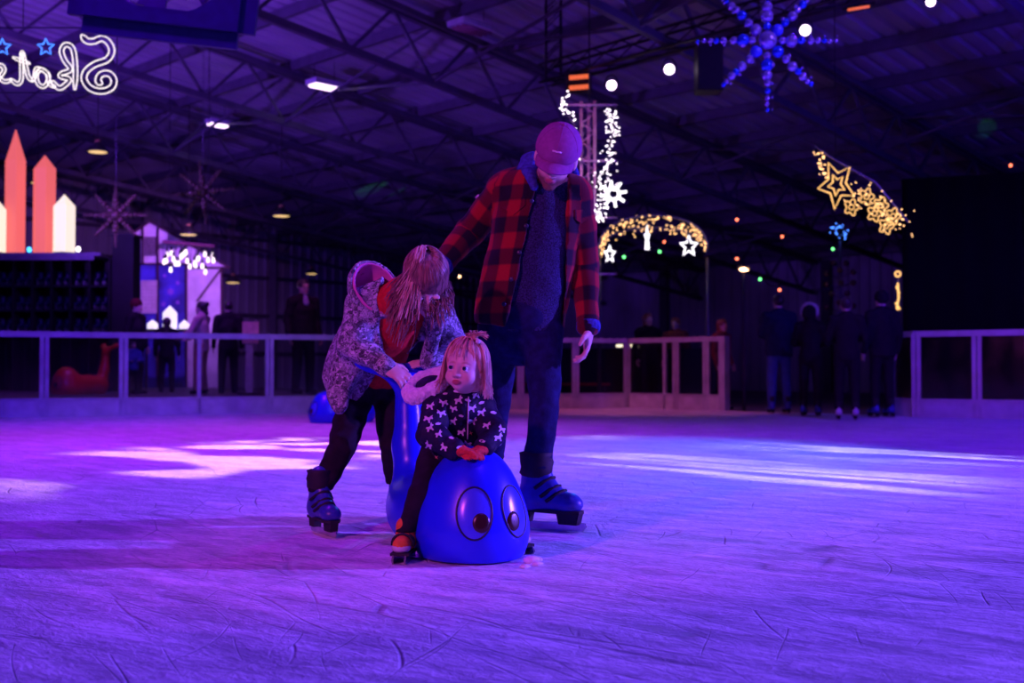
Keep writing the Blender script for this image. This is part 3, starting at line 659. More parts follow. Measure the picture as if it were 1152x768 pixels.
# ---- ice skates
M_BLADE = mat('skate_blade_steel', (0.55, 0.55, 0.58), 0.25, 0.9, scale=20)
M_BOOTB = mat('blue_skate_shell', (0.035, 0.05, 0.34), 0.38, var=0.25, scale=14); M_BOOTK = mat('black_skate_lining', (0.012, 0.010, 0.016), 0.7)
M_LACE = mat('skate_buckle', (0.30, 0.30, 0.34), 0.4, 0.3)
def skate(parent, pos, fwd, s=1.0, shell_m=None, cuff_m=None, pitch=0.0, h=0.006):
    f = Vector((fwd[0], fwd[1], 0)).normalized(); u = V3(0, 0, 1)
    if pitch: f, u = (f*math.cos(R(pitch))+u*math.sin(R(pitch))), (u*math.cos(R(pitch))-f*math.sin(R(pitch)))
    r = f.cross(u); pos = Vector(pos); P = lambda a, b, c: pos+(f*a+r*b+u*c)*s
    A = np.array([list(f), list(r), list(u)]).T
    c0 = P(0.04, 0, 0.12); fd = Field(np.array(c0)-0.24*s, np.array(c0)+0.24*s, h)
    fd.cone(P(-0.005, 0, 0.25), P(-0.02, 0, 0.13), 0.056*s, 0.052*s, 0.02*s, flat=(r, 0.85))
    fd.ell(P(-0.035, 0, 0.112), (0.052*s, 0.042*s, 0.045*s), A, 0.02*s)
    fd.cone(P(-0.01, 0, 0.115), P(0.135, 0, 0.104), 0.050*s, 0.037*s, 0.03*s, flat=(r, 0.9))
    fd.ell(P(0.135, 0, 0.100), (0.052*s, 0.045*s, 0.034*s), A, 0.02*s)
    fd.cone(P(0.03, 0, 0.19), P(0.07, 0, 0.14), 0.03*s, 0.03*s, 0.03*s)
    fd.half(P(0, 0, 0.072), -u)
    o, _ = sdf_obj('ice_skate', fd, shell_m or M_BOOTB, parent)
    c = MB(); vs = []; zs = ((0.195, 0.054), (0.21, 0.064), (0.232, 0.061), (0.25, 0.066), (0.27, 0.062), (0.285, 0.065), (0.29, 0.050)); K = 18
    for (z_, r_) in zs:
        for k in range(K): a = 2*math.pi*k/K; rr_ = r_*(1+0.05*math.sin(3*a+z_*90)); vs.append(P(-0.006+rr_*math.cos(a), 0.9*rr_*math.sin(a), z_))
    c.add(vs, [(i*K+k, i*K+(k+1) % K, (i+1)*K+(k+1) % K, (i+1)*K+k) for i in range(len(zs)-1) for k in range(K)], True)
    c.obj('cuff', cuff_m or M_BOOTK, o)
    for q, (xx, zz) in enumerate(((0.070, 0.196), (0.094, 0.166), (0.118, 0.150))):
        l = MB(); l.tube([P(xx-0.055*abs(t)**1.5, 0.053*t, zz-0.040*abs(t)**2) for t in (-1, -0.6, -0.2, 0.2, 0.6, 1)], 0.007*s, 6); l.obj('strap', cuff_m or M_BOOTK, o)
    b = MB()
    prof = [(-0.105, 0.03), (-0.11, 0.012), (-0.10, 0.003), (0.10, 0.0), (0.19, 0.004), (0.205, 0.02), (0.20, 0.034), (0.0, 0.03)]
    b.prism([P(x, -0.003, z) for x, z in prof], r*0.006*s); b.obj('blade', M_BLADE, o)
    for (x0, x1) in ((-0.10, -0.02), (0.085, 0.185)):
        m = MB(); m.prism([P(x0, -0.018, 0.078), P(x0+0.012, -0.018, 0.026), P(x1-0.012, -0.018, 0.026), P(x1, -0.018, 0.078)], r*0.036*s); m.obj('blade_holder', cuff_m or M_BOOTK, o)
    sl = MB(); sl.prism([P(x, y, 0.066) for x, y in ((-0.088, -0.03), (0.06, -0.036), (0.14, -0.044), (0.185, -0.02), (0.185, 0.02), (0.14, 0.044), (0.06, 0.036), (-0.088, 0.03))], u*0.012*s); sl.obj('sole', cuff_m or M_BOOTK, o)
    return o

# ---- cloth materials
def plaid_mat():
    m, nt, p = _nt('red_black_plaid_flannel'); L = nt.links.new
    a = N(nt, 'ShaderNodeAttribute', attribute_name='cloth'); sp = N(nt, 'ShaderNodeSeparateXYZ'); L(a.outputs['Vector'], sp.inputs[0])
    outs = []
    for i, ph in ((0, 0.02), (1, 0.03)):
        ad = N(nt, 'ShaderNodeMath', operation='ADD'); ad.inputs[1].default_value = 10+ph; L(sp.outputs[i], ad.inputs[0])
        mu = N(nt, 'ShaderNodeMath', operation='MULTIPLY'); mu.inputs[1].default_value = 2*math.pi/0.135; L(ad.outputs[0], mu.inputs[0])
        sn = N(nt, 'ShaderNodeMath', operation='SINE'); L(mu.outputs[0], sn.inputs[0])
        mr = N(nt, 'ShaderNodeMapRange'); mr.inputs[1].default_value = -0.22; mr.inputs[2].default_value = 0.22; L(sn.outputs[0], mr.inputs[0]); outs.append(mr.outputs[0])
    sm = N(nt, 'ShaderNodeMath', operation='ADD'); L(outs[0], sm.inputs[0]); L(outs[1], sm.inputs[1])
    hv = N(nt, 'ShaderNodeMath', operation='MULTIPLY'); hv.inputs[1].default_value = 0.5; L(sm.outputs[0], hv.inputs[0])
    rp = ramp(nt, hv.outputs[0], [(0.0, (0.020, 0.010, 0.022)), (0.5, (0.16, 0.010, 0.022)), (1.0, (0.50, 0.020, 0.025))])
    nz = N(nt, 'ShaderNodeTexNoise'); nz.inputs['Scale'].default_value = 300; tc = N(nt, 'ShaderNodeTexCoord'); L(tc.outputs['Object'], nz.inputs[0])
    mx = N(nt, 'ShaderNodeMixRGB', blend_type='MULTIPLY'); mx.inputs[0].default_value = 0.5; L(rp.outputs[0], mx.inputs[1]); L(nz.outputs[0], mx.inputs[2])
    L(mx.outputs[0], p.inputs['Base Color']); p.inputs['Roughness'].default_value = 0.9; p.inputs['Specular IOR Level'].default_value = 0.12; p.inputs['Sheen Weight'].default_value = 0.12
    b = N(nt, 'ShaderNodeBump'); b.inputs['Strength'].default_value = 0.25; b.inputs['Distance'].default_value = 0.004; L(nz.outputs[0], b.inputs['Height']); L(b.outputs[0], p.inputs['Normal'])
    return m
def leafy_mat():
    m, nt, p = _nt('grey_leaf_print'); L = nt.links.new; tc = N(nt, 'ShaderNodeTexCoord')
    wn = N(nt, 'ShaderNodeTexNoise'); wn.inputs['Scale'].default_value = 45; L(tc.outputs['Object'], wn.inputs[0])
    mx = N(nt, 'ShaderNodeMixRGB', blend_type='LINEAR_LIGHT'); mx.inputs[0].default_value = 0.03; L(tc.outputs['Object'], mx.inputs[1]); L(wn.outputs['Color'], mx.inputs[2])
    vo = N(nt, 'ShaderNodeTexVoronoi'); vo.inputs['Scale'].default_value = 72; L(mx.outputs[0], vo.inputs[0])
    ve = N(nt, 'ShaderNodeTexVoronoi', feature='DISTANCE_TO_EDGE'); ve.inputs['Scale'].default_value = 72; L(mx.outputs[0], ve.inputs[0])
    sp = N(nt, 'ShaderNodeSeparateXYZ'); L(vo.outputs['Color'], sp.inputs[0])
    rp = ramp(nt, sp.outputs[0], [(0.0, (0.05, 0.05, 0.07)), (0.30, (0.18, 0.19, 0.23)), (0.6, (0.36, 0.38, 0.44)), (1.0, (0.60, 0.62, 0.68))])
    r2 = N(nt, 'ShaderNodeMapRange'); r2.inputs[1].default_value = 0.0; r2.inputs[2].default_value = 0.12; r2.inputs[3].default_value = 0.38; r2.inputs[4].default_value = 1; L(ve.outputs[0], r2.inputs[0])
    m2 = N(nt, 'ShaderNodeMixRGB', blend_type='MULTIPLY'); m2.inputs[0].default_value = 1; L(rp.outputs[0], m2.inputs[1]); L(r2.outputs[0], m2.inputs[2]); L(m2.outputs[0], p.inputs['Base Color'])
    p.inputs['Roughness'].default_value = 0.8; p.inputs['Specular IOR Level'].default_value = 0.15; return m
M_PLAID = plaid_mat(); M_LEAF = leafy_mat()
M_KNIT = cloth('navy_knit_hoodie', (0.030, 0.032, 0.095), 0.9, var=0.7, scale=170, bump=0.4, bscale=260)
M_HOODB = cloth('blue_hood_fleece', (0.05, 0.07, 0.30), 0.9, var=0.4, scale=60, bump=0.5, bscale=120)
M_DENIM = cloth('dark_denim', (0.012, 0.015, 0.070), 0.85, var=0.35, scale=30, bump=0.3, bscale=200)
M_BLACKPANT = cloth('black_leggings', (0.016, 0.011, 0.020), 0.8, var=0.3, scale=25, bump=0.15, bscale=60)
M_CAP = cloth('plum_cap_twill', (0.30, 0.07, 0.26), 0.8, var=0.1, scale=60, bump=0.2, bscale=400)
M_CAPLOGO = mat('cap_embroidery', (0.75, 0.55, 0.70), 0.7)
M_BUTTON = mat('dark_button', (0.03, 0.03, 0.06), 0.35)
M_BADGE = mat('pale_badge_thread', (0.75, 0.62, 0.72), 0.7)
M_RED = cloth('red_sweater_knit', (0.55, 0.025, 0.03), 0.9, var=0.2, scale=60, bump=0.3, bscale=200)
M_PINK = cloth('pink_coat_lining', (0.62, 0.16, 0.42), 0.8, var=0.12, scale=20)
def hair_mat(name, a, b):
    m, nt, p = _nt(name); oi = N(nt, 'ShaderNodeTexCoord'); nz = N(nt, 'ShaderNodeTexNoise'); nz.inputs['Scale'].default_value = 60
    mp = N(nt, 'ShaderNodeMapping'); mp.inputs['Scale'].default_value = (1, 1, 0.12); nt.links.new(oi.outputs['Object'], mp.inputs[0]); nt.links.new(mp.outputs[0], nz.inputs[0])
    rp = ramp(nt, nz.outputs[0], [(0.35, a), (0.65, b)]); nt.links.new(rp.outputs[0], p.inputs['Base Color']); p.inputs['Roughness'].default_value = 0.42
    p.inputs['Sheen Weight'].default_value = 0.2
    return m
M_HAIRG = hair_mat('auburn_blonde_hair', (0.11, 0.035, 0.035), (0.34, 0.15, 0.12)); M_HAIRT = hair_mat('strawberry_blonde_hair', (0.46, 0.20, 0.14), (0.80, 0.52, 0.38))
M_HAIRD = hair_mat('dark_hair', (0.010, 0.007, 0.006), (0.035, 0.022, 0.018))

# ================================================================== THE TALL SKATER IN PLAID
def make_man():
    g = at(590, 590, 4.86); root = thing('person', 'tall skater in red and black plaid jacket, plum cap and jeans, looking down', 'person', (g.x, g.y, 0))
    hd = dict(c=at(626, 176, 4.66), fr=frame((-0.16, -0.80, -0.58), (0.20, -0.55, 0.8)), s=1.04, beard=True)
    J = dict(head=hd, fwd=V3(-0.08, -1, 0).normalized(), pelvis=at(588, 365, 4.88), chest=at(606, 265, 4.86), neck=at(612, 206, 4.84),
             shR=at(566, 212, 4.88), shL=at(648, 218, 4.84), elR=at(529, 262, 4.99), wrR=at(494, 301, 4.80), elL=at(658, 298, 4.92), wrL=at(662, 371, 4.80),
             hipR=at(561, 378, 4.92), hipL=at(611, 378, 4.86), knR=at(557, 456, 4.98), anR=at(551, 540, 5.10), knL=at(612, 458, 4.78), anL=at(605, 536, 4.79),
             handR_d=V3(-0.75, -0.35, -0.55), handR_n=V3(-0.3, -0.4, -0.8), handR_t=V3(-0.3, -0.9, 0.2), handR_c=26,
             handL_d=V3(-0.10, -0.18, -1), handL_n=V3(-1, 0.1, 0), handL_t=V3(0.0, -1, 0), handL_c=30, hs=1.0,
             footL_d=V3(0.85, -0.52, 0), footR_d=V3(0.3, -0.95, 0))
    body(J, root, 0.0055, 1.0)
    # jeans
    fd = Field(np.array(at(530, 620, 5.2))-0.15, np.array(at(650, 340, 4.7))+np.array([0.15, 0.45, 0.1]), 0.007)
    fd.lo = np.array([g.x-0.30, 4.58, 0.10]); fd = Field(fd.lo, [g.x+0.34, 5.26, 1.0], 0.007)
    fd.cone(J['pelvis']+V3(0, 0, 0.03), (J['hipR']+J['hipL'])/2+V3(0, 0, 0.03), 0.166, 0.160, 0.03, flat=(J['fwd'], 0.80))
    for a in 'RL':
        fd.cone(J['hip'+a]+V3(0, 0, 0.02), J['kn'+a], 0.092, 0.066, 0.014); fd.cone(J['kn'+a], J['an'+a]+V3(0, 0, 0.04), 0.066, 0.054, 0.012)
        fd.cone(J['an'+a]+V3(0, 0, 0.10), J['an'+a]+V3(0, 0, 0.05), 0.054, 0.060, 0.02)
    fd.half(V3(0, 0, 0.215), (0, 0, -1)); fd.wrinkle(0.007, 30, 1)
    sdf_obj('jeans', fd, M_DENIM, root)
    # hoodie (knit body and the blue hood lying around the neck)
    fd = Field([g.x-0.26, 4.58, 0.76], [g.x+0.36, 5.12, 1.66], 0.007)
    fd.cone(at(609, 232, 4.85), at(590, 362, 4.87), 0.150, 0.158, 0.03, flat=(J['fwd'], 0.74))
    fd.cone(at(575, 213, 4.87), at(643, 219, 4.84), 0.06, 0.06, 0.04); fd.cone(J['neck']+V3(0, 0.0, -0.04), J['neck']+V3(0.0, 0, 0.03), 0.085, 0.066, 0.03)
    fd.wrinkle(0.006, 26, 5); fd.half(at(590, 374, 4.87), (0, 0, -1))
    sdf_obj('hoodie', fd, M_KNIT, root)
    fd = Field([g.x-0.16, 4.55, 1.28], [g.x+0.40, 5.12, 1.68], 0.007)
    ring = [(600, 210, 4.71), (592, 193, 4.76), (592, 181, 4.86), (618, 176, 4.94), (642, 186, 4.91), (648, 200, 4.84)]
    ring = [at(*q) for q in ring]
    for p, q in zip(ring, ring[1:]): fd.cone(p, q, 0.019, 0.019, 0.02)
    fd.cone(at(598, 178, 4.84), at(585, 190, 4.80), 0.030, 0.014, 0.02); fd.cone(at(598, 180, 4.82), at(600, 207, 4.72), 0.026, 0.014, 0.02); fd.wrinkle(0.008, 45, 2)
    sdf_obj('hood', fd, M_HOODB, root)
    for (x0, y0, x1, y1) in ((594, 205, 591, 262), (641, 226, 645, 262)):
        pass
    # plaid jacket, open down the front
    fd = Field([g.x-0.52, 4.52, 0.78], [g.x+0.42, 5.22, 1.56], 0.0065)
    fd.cone(at(606, 232, 4.86), at(586, 352, 4.88), 0.185, 0.200, 0.03, flat=(J['fwd'], 0.76))
    fd.cone(at(574, 208, 4.88), at(644, 216, 4.85), 0.070, 0.070, 0.05)
    shell(fd, 0.016)
    cut_front(fd, [(at(603, 200, 4.7).x, at(603, 200, 4.7).z), (at(602, 215, 4.7).x, at(602, 215, 4.7).z), (at(578, 330, 4.7).x, at(578, 330, 4.7).z), (at(566, 372, 4.7).x, at(566, 372, 4.7).z)],
              [(at(640, 200, 4.7).x, at(640, 200, 4.7).z), (at(639, 232, 4.7).x, at(639, 232, 4.7).z), (at(637, 320, 4.7).x, at(637, 320, 4.7).z), (at(632, 378, 4.7).x, at(632, 378, 4.7).z)], 4.86)
    x, y, z = np.meshgrid(*[(fd.lo[k]+fd.h*np.arange(fd.n[k])) for k in range(3)], indexing='ij', sparse=True)
    neckcut = np.sqrt((x-J['neck'].x)**2+(y-(J['neck'].y-0.02))**2)-0.085
    fd.d = np.where((z > 1.40), np.maximum(fd.d, -neckcut), fd.d).astype(np.float32)
    for a, rr in (('R', 0.070), ('L', 0.066)):
        fd.cone(J['sh'+a]+V3(0, 0, 0.0), J['el'+a], rr, 0.061, 0.025); fd.cone(J['el'+a], J['wr'+a].lerp(J['el'+a], 0.06), 0.061, 0.050, 0.015)
    fd.wrinkle(0.010, 24, 3); fd.half(at(590, 371, 4.7), (-0.10, 0.12, -1))
    V, Q = fd.mesh(); V = smooth_v(V, Q, 1)
    jk = link('plaid_jacket', np_mesh('plaid_jacket', V, Q, M_PLAID), root)
    bones = [(at(606, 222, 4.86), at(586, 360, 4.88), 0.19, 0, 'trunk'), (J['shR'], J['elR'], 0.068, 0.0, 's'), (J['elR'], J['wrR'], 0.058, (J['elR']-J['shR']).length, 's'), (J['shL'], J['elL'], 0.066, 0.0, 's'), (J['elL'], J['wrL'], 0.058, (J['elL']-J['shL']).length, 's')]
    set_attr(jk.data, 'cloth', bone_uv(V, bones, None, None))
    bv = bvh_of(V, Q)
    for (px, py) in ((598, 226), (592, 254), (584, 284), (575, 314), (567, 342)):
        p, n = shoot(bv, px, py)
        if p is None or p.y > 4.9: continue
        x = n.orthogonal().normalized(); M = Matrix((x, n.cross(x), n)).transposed(); b = MB(); b.lathe([(0.0095, -0.002), (0.0095, 0.004), (0.007, 0.006), (0.0001, 0.0055)], 12, p, M); b.obj('button', M_BUTTON, jk)
    def flap(pts, name, off, th):
        hits = [shoot(bv, *q) for q in pts]
        if any(h[0] is None for h in hits): return
        b = MB(); n = len(pts); top = [h[0]+h[1]*off for h in hits]; bot = [h[0]-h[1]*0.004 for h in hits]
        c = sum(top, Vector())/n
        b.add(top+bot+[c], [(i, (i+1) % n, 2*n) for i in range(n)]+[(n+i, n+(i+1) % n, (i+1) % n, i) for i in range(n)], False)
        o = b.obj(name, M_PLAID, jk); U = bone_uv(np.array([list(q) for q in top+bot+[c]]), bones, None, None); set_attr(o.data, 'cloth', U); return o
    flap([(564, 226), (572, 224), (582, 223), (591, 222), (591, 231), (585, 236), (578, 242), (571, 237), (563, 233)], 'pocket_flap', 0.006, 0)
    flap([(646, 236), (655, 236), (661, 238), (661, 246), (654, 251), (646, 246)], 'pocket_flap', 0.006, 0)
    # arc and shield of the sleeve badge
    bd = MB()
    def on(px, py):
        p, n = shoot(bv, px, py); return None if p is None else p+n*0.003
    arc = [on(538.5+6*math.cos(R(a)), 208-6*math.sin(R(a))) for a in (80, 55, 30, 5, -20)]
    if all(arc): bd.tube(arc, 0.005, 5)
    for seg in (((533, 216), (537, 214), (538, 219), (534, 222)), ((531, 221), (535, 223)), ((536, 223), (539, 220))):
        q = [on(*s_) for s_ in seg]
        if all(q): bd.tube(q, 0.0045, 5)
    if bd.v: bd.obj('sleeve_badge', M_BADGE, jk)
    # knit cuffs showing below the sleeves
    for a in 'RL':
        d = (J['wr'+a]-J['el'+a]).normalized(); c = MB(); x = d.orthogonal().normalized(); M = Matrix((x, d.cross(x), d)).transposed()
        c.lathe([(0.040, -0.03), (0.052, -0.025), (0.053, -0.005), (0.046, 0.012), (0.034, 0.012)], 18, J['wr'+a]-d*0.004, M); c.obj('cuff', M_HOODB, root)
    # cap
    H = hd; c, (r, f, u), s = H['c'], H['fr'], H['s']; P = lambda a, b, d: c+(r*a+f*b+u*d)*s; A = np.array([list(r), list(f), list(u)]).T
    fd = Field(np.array(c)-0.24, np.array(c)+0.24, 0.005)
    fd.ell(P(0, -0.010, 0.036), (0.092*s, 0.112*s, 0.098*s), A, 0.01)
    fd.half(P(0, 0.0, 0.022), -(u*0.98+f*0.12))
    cp, Vc = sdf_obj('cap', fd, M_CAP, root)
    b = MB(); rows = 9; cols = 13; vs = []
    for lay in (0.0, -0.006):
        for i in range(rows):
            for j in range(cols):
                t = (j/(cols-1)-0.5)*2; w = 0.078*math.sqrt(max(0.0, 1-0.10*(i/(rows-1))**2)); out = 0.085+0.075*(i/(rows-1))*math.sqrt(max(0.0, 1-0.72*t*t))-0.055*t*t
                vs.append(P(w*t, out, 0.026+lay-0.020*t*t-0.020*(i/(rows-1))))
    K = rows*cols; fs = []
    for i in range(rows-1):
        for j in range(cols-1):
            q = (i*cols+j, i*cols+j+1, (i+1)*cols+j+1, (i+1)*cols+j); fs.append(q[::-1]); fs.append(tuple(K+k for k in q))
    rim = [j for j in range(cols)]+[i*cols+cols-1 for i in range(1, rows)]+[(rows-1)*cols+j for j in range(cols-2, -1, -1)]+[i*cols for i in range(rows-2, 0, -1)]
    for k in range(len(rim)): a_, b_ = rim[k], rim[(k+1) % len(rim)]; fs.append((a_, b_, K+b_, K+a_))
    b.add(vs, fs, True).obj('brim', M_CAP, cp)
    MB().ball(P(0, -0.010, 0.134), 0.008, 10, 6).obj('cap_button', M_CAP, cp)
    sm = MB()
    for a in range(6):
        th = R(30+60*a); pts = []
        for i in range(9):
            ph = R(4+72*i/8); pts.append(P(0.0925*math.sin(ph)*math.cos(th), -0.010+0.1125*math.sin(ph)*math.sin(th), 0.036+0.0985*math.cos(ph)))
        sm.tube(pts, 0.0014, 5)
    sm.obj('seam', M_CAP, cp)
    lg = MB(); lg.tube([P(-0.018+0.009*i, -0.010+0.1135*math.cos(R(18))*math.sqrt(1-(0.15*(i-2)/2)**2), 0.036+0.099*math.sin(R(18))+0.002*((i % 2))) for i in range(5)], 0.0035, 5); lg.obj('logo', M_CAPLOGO, cp)
    eyes(H, root, (0, -0.2))
    skate(root, (J['anL'].x, J['anL'].y, 0), (0.85, -0.52), 1.12)
    skate(root, (J['anR'].x, J['anR'].y, 0), (0.3, -0.95), 1.12)
make_man()
# ================================================================== SKATING-AID SEALS
M_SEALB = mat('blue_moulded_plastic', (0.012, 0.022, 0.80), 0.32, var=0.06, scale=3); M_SEALR = mat('red_moulded_plastic', (0.62, 0.03, 0.02), 0.35, var=0.06, scale=3)
DK = 0.25      # height of the raised deck behind the long barrier
M_SEALEYE = mat('pale_blue_eye_plastic', (0.06, 0.09, 0.85), 0.25, var=0.05); M_SEALLINE = mat('eye_outline', (0.01, 0.01, 0.06), 0.4); M_SEALPUP = mat('eye_spot', (0.035, 0.008, 0.012), 0.3)
HC = V3(0.20, 0, 0.185); HR = V3(0.215, 0.200, 0.208)
def seal_parts(root, body_m, h=0.008, eyes_on=True):
    fd = Field([-0.72, -0.36, -0.02], [0.48, 0.36, 0.86], h)
    fd.ell((0.19, 0, 0.205), (0.178, 0.158, 0.190), None, 0.04); fd.ell((0.17, 0, 0.085), (0.232, 0.203, 0.175), None, 0.10)
    fd.ell((-0.12, 0, 0.13), (0.34, 0.165, 0.155), None, 0.08)
    fd.cone((-0.33, 0, 0.08), (-0.41, 0, 0.36), 0.098, 0.066, 0.06); fd.cone((-0.41, 0, 0.36), (-0.44, 0, 0.62), 0.066, 0.048, 0.04)
    for sy in (-1, 1):
        fd.cone((-0.44, 0, 0.63), (-0.49, 0.16*sy, 0.70), 0.052, 0.034, 0.04, flat=((0.75, 0, 0.65), 0.55))
        fd.cone((-0.49, 0.15*sy, 0.70), (-0.54, 0.23*sy, 0.72), 0.036, 0.018, 0.03, flat=((0.75, 0, 0.65), 0.55))
    fd.half((0, 0, 0.004), (0, 0, -1))
    V, Q = fd.mesh(); V = smooth_v(V, Q, 2)
    bo = link('body', np_mesh('seal_body', V, Q, body_m), root, False)
    bv = bvh_of(V, Q)
    def onf(az, dy, dz):
        d = V3(math.cos(az), math.sin(az), 0); sd = V3(-math.sin(az), math.cos(az), 0)
        h_ = bv.ray_cast(V3(HC.x, 0, 0.178+dz)+sd*dy+d*0.6, -d); return h_[0], h_[1]
    for sgn in (-1, 1):
        az = R(24.5)*sgn
        def disc(cy, cz, ry, rz, off, name, m, par, nr=4, na=24):
            b = MB(); p, n = onf(az, cy, cz); vs = [p+n*off]; fs = []
            for i in range(1, nr+1):
                for k in range(na):
                    a = 2*math.pi*k/na; p, n = onf(az, cy+ry*i/nr*math.cos(a), cz+rz*i/nr*math.sin(a)); vs.append(p+n*(off if i < nr else off*0.2))
            for k in range(na):
                l = (k+1) % na; fs.append((0, 1+k, 1+l))
                for i in range(nr-1): fs.append((1+i*na+k, 1+(i+1)*na+k, 1+(i+1)*na+l, 1+i*na+l))
            return b.add(vs, fs, True).obj(name, m, par, False)
        e = disc(0, 0, 0.060, 0.086, 0.0035, 'eye', M_SEALEYE, root)
        ob = MB(); pts = []
        for k in range(32):
            a = 2*math.pi*k/32; p, n = onf(az, 0.061*math.cos(a), 0.087*math.sin(a)); pts.append(p+n*0.001)
        ob.tube(pts, 0.0036, 6, closed=True).obj('eye_outline', M_SEALLINE, e, False)
        disc(-0.022*sgn, -0.030, 0.031, 0.035, 0.0075, 'pupil', M_SEALPUP, e)
    return bo
sd = V3(0.454, -0.891, 0); hp = at(533, 637, 4.07); hp.z = 0
so = hp-sd*0.20
seal = thing('seal_skating_aid', 'blue plastic seal skating aid with big eyes carrying the toddler', 'skating aid', (so.x, so.y, 0), math.atan2(sd.y, sd.x))
seal_parts(seal, M_SEALB, 0.007)
def seal_copy(label, loc, rotz, body_m=None):
    r = thing('seal_skating_aid', label, 'skating aid', loc, rotz)
    for ch in list(seal.children):
        c = copy_tree(ch, r)
        if body_m is not None and c.name.startswith('body'):
            c.data = c.data.copy(); c.data.materials[0] = body_m
        elif body_m is not None:
            c.data = c.data.copy(); c.data.materials[0] = mat('dull_red_eye_plastic', (0.45, 0.05, 0.05), 0.35)
    return r
p = ground(376, 476); seal_copy('blue seal skating aid standing on the ice near the barrier behind the skaters', (p.x+0.05, p.y+0.2, 0), math.atan2(-0.42, -0.91))
p = at(80, 440, 18.6); rs_ = seal_copy('red seal skating aid seen through the glass barrier', (p.x+0.12, p.y, DK), math.atan2(-0.80, -0.60), M_SEALR)
rs_.scale = (1.15, 1.15, 1.15)

# ================================================================== HAIR STRANDS
def strand_mesh(paths, r0, r1, n=4):
    b = MB()
    for P in paths:
        K = len(P); b.tube(P, [r0*(1-i/(K-1))+r1*(i/(K-1)) for i in range(K)], n, caps=False)
    return b
def rnd(a): return random.uniform(-a, a)

